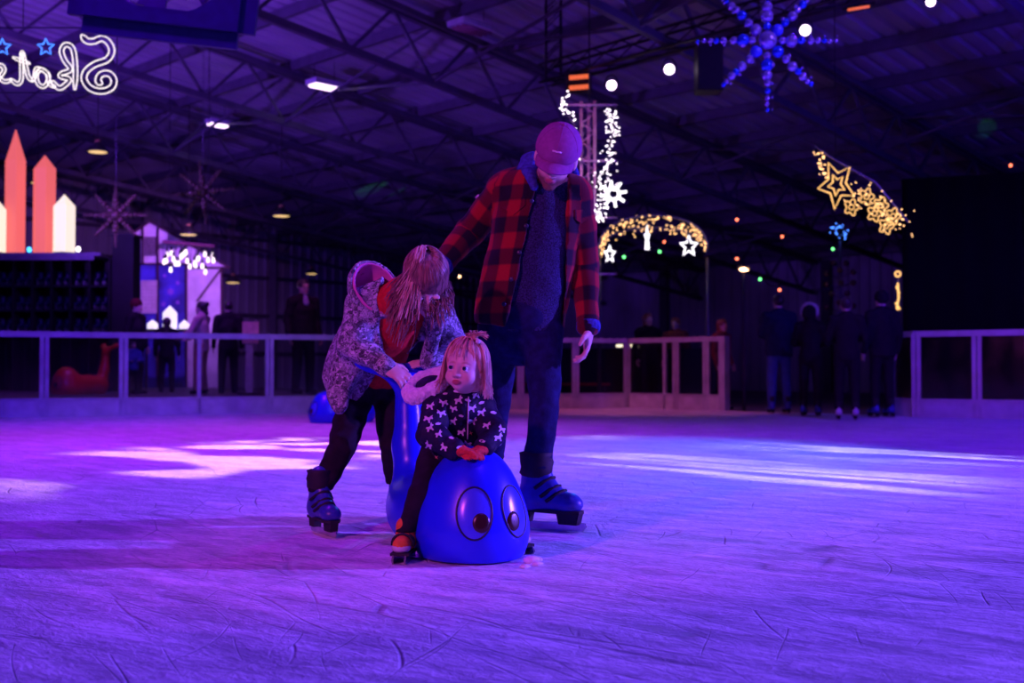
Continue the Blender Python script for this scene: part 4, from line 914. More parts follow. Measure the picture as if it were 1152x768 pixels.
# ================================================================== THE BENDING SKATER WITH LONG HAIR
def make_girl():
    g = at(420, 600, 4.75); root = thing('person', 'long-haired skater in grey patterned coat bending over the seal', 'person', (g.x, g.y, 0))
    hd = dict(c=at(479, 318, 4.40), fr=frame((0.16, -0.58, -0.80), (0.12, -0.80, 0.58)), s=0.96)
    J = dict(head=hd, fwd=V3(0.35, -0.80, -0.45).normalized(), pelvis=at(420, 412, 4.86), chest=at(438, 362, 4.68), neck=at(456, 330, 4.54),
             shR=at(412, 345, 4.60), shL=at(490, 352, 4.70), elR=at(396, 390, 4.57), wrR=at(433, 411, 4.46), elL=at(513, 388, 4.76), wrL=at(491, 409, 4.66),
             hipR=at(406, 428, 4.86), hipL=at(438, 428, 4.92), knR=at(386, 502, 4.72), anR=at(360, 560, 4.66), knL=at(443, 500, 4.86), anL=at(449, 560, 4.98),
             handR_d=V3(0.75, -0.25, -0.45), handR_n=V3(-0.3, -0.2, -1), handR_t=V3(0.3, 0.6, 0.6), handR_c=24, handL_d=V3(-1, -0.05, 0.02), handL_n=V3(0, 0, -1), handL_t=V3(0, 0.8, 0.3), handL_c=22, hs=1.05,
             footR_d=V3(0.45, -0.9, 0), footL_d=V3(0.35, -0.93, 0), sole=0.085)
    body(J, root, 0.0055, 0.82)
    # trousers
    fd = Field([g.x-0.26, 4.48, 0.10], [g.x+0.26, 5.14, 0.82], 0.0065)
    fd.cone(J['pelvis']+V3(0, -0.05, 0.06), (J['hipR']+J['hipL'])/2+V3(0, 0, 0.02), 0.122, 0.125, 0.03, flat=(J['fwd'], 0.85))
    for a in 'RL':
        fd.cone(J['hip'+a], J['kn'+a], 0.078, 0.060, 0.015); fd.cone(J['kn'+a], J['an'+a]+V3(0, 0, 0.03), 0.060, 0.045, 0.012)
    fd.half((0, 0, 0.175), (0, 0, -1)); fd.wrinkle(0.011, 42, 4); sdf_obj('trousers', fd, M_BLACKPANT, root)
    # sweater
    fd = Field([g.x-0.22, 4.36, 0.56], [g.x+0.40, 5.06, 1.10], 0.007)
    fd.cone(J['chest'], J['pelvis']+V3(0.01, -0.03, 0.0), 0.126, 0.122, 0.03, flat=(J['fwd'], 0.80)); fd.cone(J['neck'], J['chest'], 0.08, 0.12, 0.04, flat=(J['fwd'], 0.8))
    for a in 'RL': fd.cone(J['neck'], J['sh'+a], 0.05, 0.055, 0.04)
    fd.wrinkle(0.009, 30, 6); sdf_obj('sweater', fd, M_RED, root)
    # coat: open shell with two hanging fronts, and sleeves
    fd = Field([g.x-0.36, 4.32, 0.42], [g.x+0.46, 5.12, 1.14], 0.007)
    fd.cone(J['chest']+V3(-0.01, 0.02, 0.01), at(408, 420, 4.84), 0.150, 0.168, 0.04, flat=(J['fwd'], 0.88))
    fd.cone(J['neck']+V3(-0.02, 0.06, 0.0), J['chest'], 0.105, 0.140, 0.05, flat=(J['fwd'], 0.85))
    for a in 'RL': fd.cone(J['neck']+V3(-0.01, 0.03, 0), J['sh'+a], 0.070, 0.072, 0.05)
    fd.cone(at(402, 385, 4.66), at(381, 440, 4.64), 0.085, 0.052, 0.05); fd.cone(at(378, 425, 4.70), at(384, 456, 4.62), 0.055, 0.030, 0.04)
    shell(fd, 0.018)
    e = lambda px, py, Y=4.5: (at(px, py, Y).x, at(px, py, Y).z)
    cut_front(fd, [e(428, 318), e(424, 340), e(424, 372), e(428, 400), e(402, 440), e(392, 470)], [e(470, 318), e(474, 340), e(476, 372), e(470, 400), e(470, 425), e(470, 470)], 4.74)
    fd.half(at(386, 462, 4.6), (0.95, 0, -1))
    fd.cone(at(489, 362, 4.60), at(480, 408, 4.62), 0.042, 0.026, 0.02, flat=(V3(0.3, 1, 0), 0.6))
    for a in 'RL':
        fd.cone(J['sh'+a], J['el'+a], 0.072, 0.060, 0.025); fd.cone(J['el'+a], J['wr'+a], 0.060, 0.042, 0.012)
    fd.wrinkle(0.014, 34, 7)
    sdf_obj('coat', fd, M_LEAF, root)
    # the coat's hood, fallen open behind the neck with its pink lining showing
    c = at(421, 326, 4.57); A = np.array(Matrix.Rotation(R(-25), 3, 'Y'))
    fd = Field(np.array(c)-0.2, np.array(c)+0.2, 0.006); fd.ell(c, (0.108, 0.092, 0.128), A, 0); shell(fd, 0.014); fd.half(c+V3(0.015, -0.015, 0), (0.40, -0.85, 0.30)); fd.wrinkle(0.006, 40, 8)
    ho, _ = sdf_obj('hood', fd, M_LEAF, root)
    fd = Field(np.array(c)-0.2, np.array(c)+0.2, 0.006); fd.ell(c, (0.096, 0.080, 0.116), A, 0); shell(fd, 0.010); fd.half(c+V3(0.015, -0.018, 0), (0.40, -0.85, 0.30))
    sdf_obj('hood_lining', fd, M_PINK, ho)
    # hair: a smooth cap over the skull, a tied tuft and long strands hanging straight down
    H = hd; c, (r, f, u), s = H['c'], H['fr'], H['s']; P = lambda a, b, d: c+(r*a+f*b+u*d)*s; A = np.array([list(r), list(f), list(u)]).T
    fd = Field(np.array(c)-0.2, np.array(c)+0.2, 0.005); fd.ell(P(0, -0.018, 0.028), (0.086*s, 0.102*s, 0.098*s), A, 0.01)
    fd.half(P(0, 0.095, -0.03), f*0.7-u*0.7); hr, _ = sdf_obj('hair', fd, M_HAIRG, root)
    paths = []; tie = P(0, -0.085, 0.085)
    for i in range(620):
        a = random.uniform(0, 2*math.pi); side = math.cos(a)
        # start near the tie, run over the skull, leave it at ear height, fall
        th = a; rim = P(0.088*math.cos(th), -0.015+0.104*math.sin(th)*0.9, -0.012+rnd(0.02))
        mid1 = P(0.042*math.cos(th), -0.035+0.048*math.sin(th), 0.131+rnd(0.004)); mid2 = P(0.078*math.cos(th), -0.018+0.090*math.sin(th), 0.100+rnd(0.005))
        if rim.x < c.x: L = random.uniform(0.05, 0.19)
        else: L = random.uniform(0.03, 0.12)
        if rim.y < c.y-0.03: L *= 0.7
        dx = rnd(0.025)-0.05*(1 if rim.x < c.x else -0.2); dy = rnd(0.02)-0.01
        end = rim+V3(dx, dy, -L)
        paths.append([tie+V3(rnd(0.01), rnd(0.01), rnd(0.008)), mid1, mid2, P(0.092*math.cos(th), -0.018+0.104*math.sin(th), 0.066+rnd(0.008)), rim, rim.lerp(end, 0.35)+V3(rnd(0.008), rnd(0.008), 0), rim.lerp(end, 0.7)+V3(rnd(0.01), rnd(0.008), 0), end])
    # smooth each path
    def chaikin(P_):
        for _ in range(2):
            Q_ = [P_[0]]
            for a_, b_ in zip(P_, P_[1:]): Q_ += [a_.lerp(b_, 0.25), a_.lerp(b_, 0.75)]
            P_ = Q_+[P_[-1]]
        return P_
    tag(strand_mesh([chaikin(q) for q in paths], 0.0032, 0.0012).obj('hair_strands', M_HAIRG, hr), kind='stuff')
    paths = []
    for i in range(90):
        a0 = tie+V3(rnd(0.012), rnd(0.012), rnd(0.006)); end = at(458+rnd(14), 340+rnd(22), 4.33+rnd(0.03))
        paths.append(chaikin([a0, a0+V3(-0.004, -0.03, 0.022)+V3(rnd(0.008), rnd(0.008), rnd(0.008)), a0+V3(-0.015, -0.075, -0.01)+V3(rnd(0.012), rnd(0.01), 0), a0.lerp(end, 0.55)+V3(rnd(0.012), -0.035, 0), end]))
    tag(strand_mesh(paths, 0.0034, 0.0012).obj('ponytail', M_HAIRT, hr), kind='stuff')
    t = MB(); t.lathe([(0.010, -0.010), (0.019, -0.007), (0.021, 0), (0.019, 0.007), (0.010, 0.010)], 14, tie, Matrix((r, f, u)).transposed()); t.obj('hair_tie', M_BLACKPANT, hr)
    skate(root, (J['anR'].x, J['anR'].y-0.0, 0), (0.50, -0.86), 0.90, pitch=0)
    skate(root, (J['anL'].x, J['anL'].y, 0), (0.35, -0.93), 0.90)
make_girl()

# ================================================================== THE TODDLER ON THE SEAL
def unicorn_jacket_mat():
    return cloth('navy_quilted_jacket', (0.014, 0.012, 0.040), 0.6, var=0.4, scale=30, bump=0.25, bscale=60)
M_TJ = unicorn_jacket_mat(); M_PRINT = mat('white_print', (0.62, 0.58, 0.66), 0.7, var=0.1); M_PRINT2 = mat('amber_print', (0.55, 0.22, 0.12), 0.7, var=0.1)
M_FLEECE = mat('white_fleece', (0.78, 0.70, 0.76), 0.95, var=0.15, scale=70, bump=0.8, bscale=90); M_GLOVE = mat('red_mitten_knit', (0.62, 0.05, 0.04), 0.9, var=0.2, scale=80, bump=0.4, bscale=160)
M_SHOEO = mat('orange_shoe_fabric', (0.70, 0.16, 0.02), 0.7, var=0.2, scale=40); M_RUB = mat('white_rubber_toe', (0.6, 0.58, 0.6), 0.6)
def make_toddler():
    g = at(505, 620, 4.22); root = thing('person', 'toddler in navy unicorn jacket with white fleece hood riding the seal', 'person', (g.x, g.y, 0))
    hd = dict(c=at(524, 414, 4.10), fr=frame((-0.36, -0.93, 0.04), (0.10, 0.02, 1)), s=0.80)
    J = dict(head=hd, fwd=V3(0.25, -0.96, 0.1).normalized(), pelvis=at(507, 500, 4.24), chest=at(514, 470, 4.19), neck=at(519, 446, 4.15),
             shR=at(492, 459, 4.13), shL=at(541, 456, 4.20), elR=at(485, 490, 4.05), wrR=at(514, 506, 3.985), elL=at(555, 488, 4.12), wrL=at(545, 505, 4.02),
             hipR=at(490, 512, 4.20), hipL=at(522, 510, 4.28), knR=at(474, 556, 4.06), anR=at(456, 600, 4.02), knL=at(560, 545, 4.28), anL=at(575, 595, 4.20),
             handR_d=V3(0.9, -0.3, -0.12), handR_n=V3(0, -0.1, -1), handR_t=V3(0.2, 1, 0), handR_c=14, handL_d=V3(-0.55, -0.7, -0.1), handL_n=V3(0, 0, -1), handL_t=V3(-0.8, 0.5, 0), handL_c=14, hs=1.05,
             footR_d=V3(-0.12, -1, 0), footL_d=V3(0.6, -0.8, 0), sole=0.055)
    body(J, root, 0.0036, 0.55, child=True)
    eyes(hd, root, (-0.12, 0.10), 0.0132)
    # jacket
    fd = Field([g.x-0.22, 3.90, 0.26], [g.x+0.24, 4.44, 0.64], 0.0045)
    fd.cone(at(516, 462, 4.18), at(508, 506, 4.22), 0.098, 0.118, 0.03, flat=(J['fwd'], 0.88))
    fd.cone(J['shR'], J['shL'], 0.056, 0.056, 0.03); fd.cone(J['neck'], J['neck']+V3(0, 0, -0.04), 0.050, 0.07, 0.02)
    for a in 'RL':
        fd.cone(J['sh'+a], J['el'+a], 0.054, 0.049, 0.015); fd.cone(J['el'+a], J['wr'+a].lerp(J['el'+a], 0.10), 0.049, 0.037, 0.010)
    fd.half(at(505, 521, 4.1), (-0.12, 0, -1)); fd.wrinkle(0.009, 55, 2)
    V, Q = fd.mesh(); V = smooth_v(V, Q, 1); jk = link('jacket', np_mesh('jacket', V, Q, M_TJ), root); bv = bvh_of(V, Q)
    uni = [(-0.62, -0.50), (-0.50, 0.02), (-0.72, 0.20), (-0.50, 0.40), (-0.1, 0.32), (0.16, 0.38), (0.28, 0.72), (0.56, 1.02), (0.54, 0.70), (0.80, 0.44), (0.66, 0.26), (0.48, 0.30), (0.44, -0.02), (0.64, -0.50), (0.36, -0.52), (0.16, -0.18), (-0.16, -0.16), (-0.30, -0.50)]
    cloud = [(0.6*math.cos(a)*(1+0.12*math.sin(4*a)), 0.28*math.sin(a)*(1+0.15*math.sin(5*a))) for a in [2*math.pi*i/14 for i in range(14)]]
    carrot = star_pts(4, 0.55, 0.16)
    pr = {0: MB(), 1: MB()}; pts = []
    rr = random.Random(5)
    def motif(b, shape, px, py, sz, rot, flip):
        vs = []; c0 = shoot(bv, px, py)
        if c0[0] is None: return
        for (x, y) in shape:
            x *= flip; X = px+sz*(x*math.cos(rot)-y*math.sin(rot)); Yp = py-sz*(x*math.sin(rot)+y*math.cos(rot)); p, n = shoot(bv, X, Yp)
            if p is None or (p-c0[0]).length > 0.06: return
            vs.append(p+n*0.0016)
        n_ = len(vs); b.add(vs, [tuple(range(n_))], False)
    spots = []
    for _ in range(1500):
        q = (rr.uniform(462, 566), rr.uniform(440, 521))
        if all((q[0]-w[0])**2+(q[1]-w[1])**2 > 10.2**2 for w in spots): spots.append(q)
    for (px, yy) in spots:
        t = rr.random()
        if t < 0.60: motif(pr[0], uni, px, yy, rr.uniform(5.4, 6.6), rr.uniform(-0.4, 0.4), rr.choice((-1, 1)))
        elif t < 0.84: motif(pr[0], cloud, px, yy, rr.uniform(4.4, 5.8), rr.uniform(-0.3, 0.3), 1)
        else: motif(pr[1], carrot, px, yy, 5.0, rr.uniform(0, 1.5), 1)
    # the same print on the far side, spread over the surface
    nv = vnormals(V, Q); idx = [i for i in range(0, len(V)) if nv[i, 1] > 0.1]; rr.shuffle(idx); placed = []
    for i in idx:
        p = Vector(V[i])
        if all((p-q).length > 0.034 for q in placed):
            placed.append(p); n = Vector(nv[i]); x = n.cross(V3(0, 0, 1)).normalized() if abs(n.z) < 0.95 else V3(1, 0, 0); y = n.cross(x)*-1; vs = []
            for (a, b_) in uni:
                h_ = bv.find_nearest(p+(x*a+y*b_)*0.017); vs.append(h_[0]+h_[1]*0.0016)
            pr[0].add(vs, [tuple(range(len(vs)))], False)
            if len(placed) > 70: break
    if pr[0].v: tag(pr[0].obj('unicorn_print', M_PRINT, jk), kind='stuff')
    if pr[1].v: tag(pr[1].obj('star_print', M_PRINT2, jk), kind='stuff')
    zp = [shoot(bv, 527-0.02*(y-445), y) for y in range(446, 500, 6)]; zb = MB(); zb.tube([h_[0]+h_[1]*0.001 for h_ in zp if h_[0] is not None], 0.0026, 5); zb.obj('zip', M_RUB, jk)
    # fleece hood lying on the shoulder
    c = at(481, 433, 4.16); fl = MB(); pts = []
    fd = Field(np.array(c)-0.16, np.array(c)+0.16, 0.0045); rg = []
    for k in range(22):
        a = 2*math.pi*k/22; rg.append(c+V3(0.068*math.cos(a)*math.cos(R(18))-0.030*math.sin(a)*math.sin(R(-18)), 0.05*math.sin(a)+0.02, 0.068*math.cos(a)*math.sin(R(18))+0.034*math.sin(a)))
    for p, q in zip(rg, rg[1:]+rg[:1]): fd.cone(p, q, 0.026, 0.026, 0.012)
    fd.wrinkle(0.007, 110, 9); hd_, _ = sdf_obj('hood_trim', fd, M_FLEECE, root)
    fd = Field(np.array(c)-0.16, np.array(c)+0.16, 0.0055); fd.ell(c+V3(0.005, 0.045, -0.012), (0.072, 0.062, 0.046), np.array(Matrix.Rotation(R(-18), 3, 'Y')), 0.0); sdf_obj('hood', fd, M_TJ, root)
    # leggings
    fd = Field([g.x-0.26, 3.86, 0.05], [g.x+0.32, 4.44, 0.44], 0.005)
    fd.ell(J['pelvis'], (0.10, 0.09, 0.07), None, 0.02)
    for a in 'RL':
        fd.cone(J['hip'+a], J['kn'+a], 0.060, 0.047, 0.02); fd.cone(J['kn'+a], J['an'+a], 0.047, 0.035, 0.01)
    fd.half((0, 0, 0.095), (0, 0, -1)); fd.wrinkle(0.005, 50, 5); sdf_obj('leggings', fd, M_BLACKPANT, root)
    # mittens follow the hands
    for a in 'RL':
        w = J['wr'+a]; d = J['hand'+a+'_d'].normalized(); fd = Field(np.array(w)-0.09, np.array(w)+0.11, 0.004)
        add_hand(fd, w, d, J['hand'+a+'_n'], J['hand'+a+'_t'], 0.60, 14); fd.d -= 0.004; fd.cone(w-d*0.02, w+d*0.01, 0.026, 0.024, 0.01)
        sdf_obj('glove', fd, M_GLOVE, root)
    # hair
    H = hd; c, (r, f, u), s = H['c'], H['fr'], H['s']; P = lambda a, b, d: c+(r*a+f*b+u*d)*s; A = np.array([list(r), list(f), list(u)]).T
    fd = Field(np.array(c)-0.15, np.array(c)+0.15, 0.004); fd.ell(P(0, -0.022, 0.040), (0.099*s, 0.104*s, 0.102*s), A, 0.01); fd.ell(P(0, -0.045, -0.03), (0.094*s, 0.074*s, 0.082*s), A, 0.03)
    fd.half(P(0, 0.040, 0.035), f*0.92-u*0.38); hr, _ = sdf_obj('hair', fd, M_HAIRT, root)
    paths = []
    def chk(P_):
        for _ in range(2):
            Q_ = [P_[0]]
            for a_, b_ in zip(P_, P_[1:]): Q_ += [a_.lerp(b_, 0.25), a_.lerp(b_, 0.75)]
            P_ = Q_+[P_[-1]]
        return P_
    top = P(-0.02, 0.0, 0.132)
    for i in range(540):
        th = random.uniform(-1.92, 1.92)                 # around the back, leaving the face free
        a = math.sin(th); b = -math.cos(th)
        crown = P(0.010*a, 0.010+0.02*b, 0.142)+V3(rnd(0.012), rnd(0.012), 0)
        side = P(0.106*a, -0.016+0.108*b+0.01, 0.035+rnd(0.02)); low = P(0.112*a+rnd(0.009), -0.012+0.106*b+rnd(0.007), -0.055)
        end = P(0.120*a+rnd(0.018), 0.002+0.108*b+rnd(0.016), -0.105+rnd(0.026))
        paths.append(chk([crown, P(0.078*a, -0.003+0.068*b, 0.122), side, low, end]))
    for i in range(16):                                   # fringe wisps over the forehead
        a = rnd(0.07); paths.append(chk([P(a*0.4, 0.02, 0.142), P(a*0.9, 0.074+rnd(0.004), 0.104), P(a*1.05, 0.090-6*a*a+rnd(0.003), 0.060+rnd(0.01)), P(a*1.15+rnd(0.006), 0.094-6*a*a+rnd(0.004), 0.040+rnd(0.014))]))
    for i in range(70):                                   # little tied tuft on top
        a = rnd(1.6); e = P(-0.045+0.05*math.sin(a)+rnd(0.015), 0.01+rnd(0.03), 0.140+0.028*abs(math.cos(a))+rnd(0.01)); paths.append(chk([P(-0.03, 0.01, 0.134), P(-0.035+0.02*math.sin(a), 0.01+rnd(0.02), 0.156), e]))
    tag(strand_mesh(paths, 0.0021, 0.0008).obj('hair_strands', M_HAIRT, hr), kind='stuff')
    MB().ball(P(-0.062, 0.035, 0.124), 0.0095, 10, 6).obj('hair_clip', M_RUB, hr)
    # shoe with strap-on double-runner skate
    for a in 'RL':
        an = J['an'+a]; ft = Vector(J['foot'+a+'_d']).normalized(); rt = ft.cross(V3(0, 0, 1)); b0 = V3(an.x, an.y, 0); Q_ = lambda x, y, z: b0+ft*x+rt*y+V3(0, 0, z); A = np.array([list(ft), list(rt), [0, 0, 1]]).T
        fd = Field(np.array(b0)+np.array([-0.16, -0.16, 0]), np.array(b0)+np.array([0.16, 0.16, 0.2]), 0.004)
        fd.cone(Q_(-0.01, 0, 0.115), Q_(-0.012, 0, 0.065), 0.036, 0.033, 0.015); fd.cone(Q_(-0.01, 0, 0.066), Q_(0.062, 0, 0.058), 0.034, 0.032, 0.02); fd.half((0, 0, 0.036), (0, 0, -1))
        sh, _ = sdf_obj('shoe', fd, M_SHOEO, root)
        t = MB(); t.ball(Q_(0.066, 0, 0.052), (0.030, 0.034, 0.020), 14, 8, Matrix((ft, rt, V3(0, 0, 1))).transposed()); t.obj('toe_cap', M_RUB, sh)
        for x in (0.022, 0.046):
            l = MB(); l.tube([Q_(x, 0.037*math.sin(q), 0.062+0.034*math.cos(q)) for q in [R(-100+20*i) for i in range(11)]], 0.0055, 6); l.obj('strap', M_BOOTK, sh)
        pl_ = MB(); pl_.box(Q_(0.022, 0, 0.032), (0.15, 0.066, 0.010), Matrix((ft, rt, V3(0, 0, 1))).transposed()); pl_.obj('skate_plate', M_BOOTK, sh)
        for sy in (-1, 1):
            r_ = MB(); r_.prism([Q_(-0.06, sy*0.022-0.003, 0.030), Q_(-0.058, sy*0.022-0.003, 0.002), Q_(0.10, sy*0.022-0.003, 0.0), Q_(0.112, sy*0.022-0.003, 0.012), Q_(0.10, sy*0.022-0.003, 0.030)], rt*0.006); r_.obj('runner', M_BLADE, sh)
make_toddler()
# ================================================================== RAISED DECK BEHIND THE LONG BARRIER
nl = V3(-LS, 1, 0).normalized()
a0, a1 = on_left(-330)+nl*0.22, on_left(640)+nl*0.22
dk = MB(); dk.prism([(a0.x, a0.y, -0.06), (a1.x, a1.y, -0.06), (a1.x+nl.x*6, a1.y+nl.y*6, -0.06), (a0.x+nl.x*12, a0.y+nl.y*12, -0.06)], (0, 0, DK+0.06))
tag(dk.obj('floor_deck', mat('dark_deck_boards', (0.11, 0.09, 0.09), 0.55, scale=4)), 'dark raised deck behind the long rink barrier', 'floor', kind='structure')

M_DARKWOOD = mat('dark_stained_board', (0.018, 0.014, 0.018), 0.7, scale=6); M_CABLE = mat('black_cable', (0.012, 0.012, 0.014), 0.6); M_LAMPBLACK = mat('black_enamel', (0.02, 0.018, 0.02), 0.4)
def led(name, col, st):
    m = emit(name, col, st); m.cycles.emission_sampling = 'NONE'; return m
L_WHITE = led('cool_white_led', (1.0, 0.86, 0.98), 4.5); L_WARM = led('warm_white_led', (1.0, 0.52, 0.20), 4.0); L_GOLD = led('gold_rope_light', (1.0, 0.52, 0.14), 1.7); L_ROPE = led('white_rope_light', (1.0, 0.88, 0.84), 1.5)
L_BLUE = led('blue_rope_light', (0.05, 0.22, 1.0), 2.6); L_REDB = led('red_bulb', (1.0, 0.16, 0.08), 4.5); L_GRNB = led('green_bulb', (0.16, 1.0, 0.26), 3.5); L_AMB = led('amber_bulb', (1.0, 0.5, 0.25), 8.0)
L_BULB = led('frosted_bulb', (1.0, 0.80, 0.92), 2.2); L_STAR = led('white_star_tube', (0.95, 0.90, 1.0), 2.6); L_PAR = emit('stage_lamp_led', (0.95, 0.70, 1.0), 8.0); L_HEAT = emit('infrared_element', (1.0, 0.16, 0.05), 0.9); L_TUBE = emit('fluorescent_tube', (0.92, 0.62, 1.0), 3.0)
L_RED = emit('red_lantern_skin', (0.78, 0.125, 0.125), 1.0, (0.3, 0.05, 0.05)); L_CRM = emit('cream_lantern_skin', (1.0, 0.82, 0.58), 1.05, (0.4, 0.4, 0.35)); L_CAN = emit('white_lantern_skin', (0.93, 0.86, 1.0), 0.95, (0.4, 0.4, 0.4)); L_WARMD = emit('warm_lamp_disc', (1.0, 0.62, 0.26), 1.1)

# ================================================================== SKATE HIRE RACK
RY = 21.5
def rackp(px, py): return at(px, py, RY)
x0, x1 = rackp(-90, 300).x, rackp(128, 300).x; zt = rackp(0, 291).z
rack = thing('skate_rack', 'long dark rack of hire skates below the glowing lanterns', 'rack', ((x0+x1)/2, RY, DK))
MB().box(((x0+x1)/2, RY+0.26, (DK+zt)/2), (x1-x0, 0.04, zt-DK)).obj('back_panel', M_DARKWOOD, rack)
cols = [-85+21.2*i for i in range(11)]; cols[-1] = 128
for px in cols: MB().box((rackp(px, 300).x, RY, (DK+zt)/2), (0.03, 0.48, zt-DK)).obj('divider', M_DARKWOOD, rack)
shz = [rackp(0, y).z for y in (322, 349, 374)]
for z in shz: MB().box(((x0+x1)/2, RY, z-0.015), (x1-x0, 0.48, 0.03)).obj('shelf', M_DARKWOOD, rack)
MB().box(((x0+x1)/2-0.1, RY-0.02, zt+0.03), (x1-x0+0.1, 1.1, 0.06)).obj('top_board', mat('painted_top_board', (0.25, 0.22, 0.28), 0.5), rack)
MB().box(((x0+x1)/2-0.1, RY-0.54, zt-0.01), (x1-x0-0.15, 0.04, 0.13)).obj('fascia', mat('painted_fascia', (0.22, 0.20, 0.26), 0.5), rack)
px_, pz = rackp(142, 300).x, rackp(142, 267).z
pil = thing('rack_pillar', 'black square pillar at the right end of the skate rack', 'pillar', (px_, RY, DK)); MB().box((px_, RY, (DK+pz)/2), (0.40, 0.40, pz-DK)).obj('shaft', M_DARKWOOD, pil); MB().box((px_, RY, pz+0.02), (0.46, 0.46, 0.05)).obj('cap', M_DARKWOOD, pil)
# hire skates in the cubbies (low detail, they are a few pixels each)
def hire_proto():
    b = MB(); b.lathe([(0.045, 0.26), (0.05, 0.20), (0.045, 0.12), (0.04, 0.08)], 8); b.ball((0.0, -0.07, 0.11), (0.045, 0.12, 0.04), 8, 5)
    me = b.mesh('hire_skate_boot', mat('hire_skate_blue', (0.012, 0.014, 0.06), 0.4)); c = MB(); c.box((0, -0.05, 0.015), (0.008, 0.26, 0.03)); c.box((0, 0.02, 0.05), (0.04, 0.05, 0.05)); c.box((0, -0.13, 0.05), (0.04, 0.06, 0.05)); return me, c.mesh('hire_skate_blade', mat('dull_hire_blade', (0.16, 0.16, 0.18), 0.5, 0.5))
hb_, hbl = hire_proto(); ORD = ('first', 'second', 'third', 'fourth', 'fifth', 'sixth', 'seventh', 'eighth', 'ninth', 'tenth')
for r_ in range(3):
    for i in range(len(cols)-1):
        if cols[i+1] < 4: continue
        for s_ in (-1, 1):
            xx = (rackp(cols[i], 300).x+rackp(cols[i+1], 300).x)/2+s_*0.075
            t = thing('hire_skate', '%s hire skate of the pair in the %s cubby from the pillar, %s shelf' % (('left', 'right')[s_ > 0], ORD[len(cols)-2-i], ('top', 'middle', 'bottom')[r_]), 'skate', (xx, RY-0.08, shz[r_]+0.001), rnd(0.12), 'hire skates on the rack')
            link('boot', hb_, t, False); link('blade', hbl, t, False)
# ================================================================== LANTERNS
def lantern(label, px, ytip, ybase, wpx, Y, skin, zb=None, rot=45, ysh=None):
    b = at(px, ybase, Y); tip = at(px, ytip, Y); w = wpx/F*Y/2; H = tip.z-b.z
    zb = b.z if zb is None else zb; H = tip.z-zb; sh = H*(0.75 if ysh is None else (at(px, ysh, Y).z-zb)/H)
    t = thing('crystal_lantern', label, 'lantern', (b.x, Y, zb), R(rot), 'crystal lanterns'); m = MB(); q = w/math.cos(R(45))*0.72 if rot else w
    r = w*math.sqrt(2)*0.72
    sq = [(r*math.cos(R(60*k+15)), r*math.sin(R(60*k+15))) for k in range(6)]
    vs = [(x, y, 0.02) for x, y in sq]+[(x, y, sh) for x, y in sq]+[(0, 0, H)]
    m.add(vs, [(k, (k+1) % 6, 6+(k+1) % 6, 6+k) for k in range(6)]+[(6+k, 6+(k+1) % 6, 12) for k in range(6)]+[(5, 4, 3, 2, 1, 0)], False); so_ = m.obj('skin', skin, t, False)
    for k in range(6):
        e = MB(); e.bar(Vector(vs[k]), Vector(vs[6+k]), 0.012); e.bar(Vector(vs[6+k]), Vector(vs[12]), 0.010); e.obj('seam', skin, so_, False)
    MB().lathe([(r*1.02, 0.0), (r*1.02, 0.02)], 6).obj('base', M_LAMPBLACK, t, False)
zr = zt+0.06
lantern('tallest red crystal lantern on the skate rack', 16.5, 146, 278, 22, RY+0.02, L_RED, zr, ysh=181)
lantern('shorter red crystal lantern on the skate rack', 49.5, 175, 278, 24, RY+0.02, L_RED, zr, ysh=190)
lantern('cream crystal lantern right of the red lanterns on the skate rack', 72, 219, 278, 23.5, RY-0.36, L_CRM, zr, ysh=232)
lantern('cream crystal lantern left of the red lanterns at the picture edge', -5, 223, 278, 22, RY-0.36, L_CRM, zr, ysh=236)
def small_lamp(label, px, py, col, Y, name='lamp_bead'):
    p = at(px, py, Y); t = thing('spot_lamp', label, 'lamp', (p.x, Y, zr)); b = MB(); b.lathe([(0.03, 0), (0.03, 0.01), (0.012, 0.015), (0.012, 0.05)], 10); b.obj('stand', M_LAMPBLACK, t, False); c = MB(); c.ball((0, 0, 0.09), (0.04, 0.04, 0.05), 10, 6); c.obj('bulb', col, t, False)
small_lamp('little cyan lamp between the two red lanterns', 33, 277, led('cyan_bead', (0.05, 0.45, 1.0), 4), RY-0.2)
small_lamp('little white lamp right of the cream lantern on the rack', 88, 278, L_WHITE, RY-0.3)

# ================================================================== CHALET FACADE
CY = 26.0
M_CW = mat('white_painted_board', (0.70, 0.68, 0.72), 0.7, scale=3); M_CB = mat('blue_star_panel', (0.05, 0.04, 0.42), 0.6, var=0.6, scale=2.2); M_TIM = mat('dark_timber', (0.05, 0.015, 0.03), 0.7); M_WINP = mat('window_board', (0.55, 0.42, 0.52), 0.6)
ch = thing('chalet_facade', 'white painted chalet front with gable and grid windows behind the rack', 'facade', (at(192, 400, CY).x, CY, DK))
def cp(px, py, dy=0.0): p = at(px, py, CY); return V3(p.x, CY+dy, max(p.z, DK))
def poly(name, pts, m, th=0.06, dy=0.0, par=None):
    return MB().prism([cp(x, y, dy) for x, y in pts], (0, th, 0)).obj(name, m, par or ch)
gw = poly('gable_wall', [(128, 277), (169, 249), (258, 301), (212, 301), (212, 297), (128, 297)], M_CW)
poly('star_panel', [(157, 297), (211, 297), (211, 460), (157, 460)], M_CB); poly('side_wall', [(211, 301), (250, 301), (250, 460), (211, 460)], M_CW); poly('left_wall', [(120, 297), (157, 297), (157, 460), (120, 460)], M_CW)
def timber(a, b, w=0.04, dy=-0.04): MB().bar(cp(a[0], a[1], dy), cp(b[0], b[1], dy), w, w).obj('timber', M_TIM, ch)
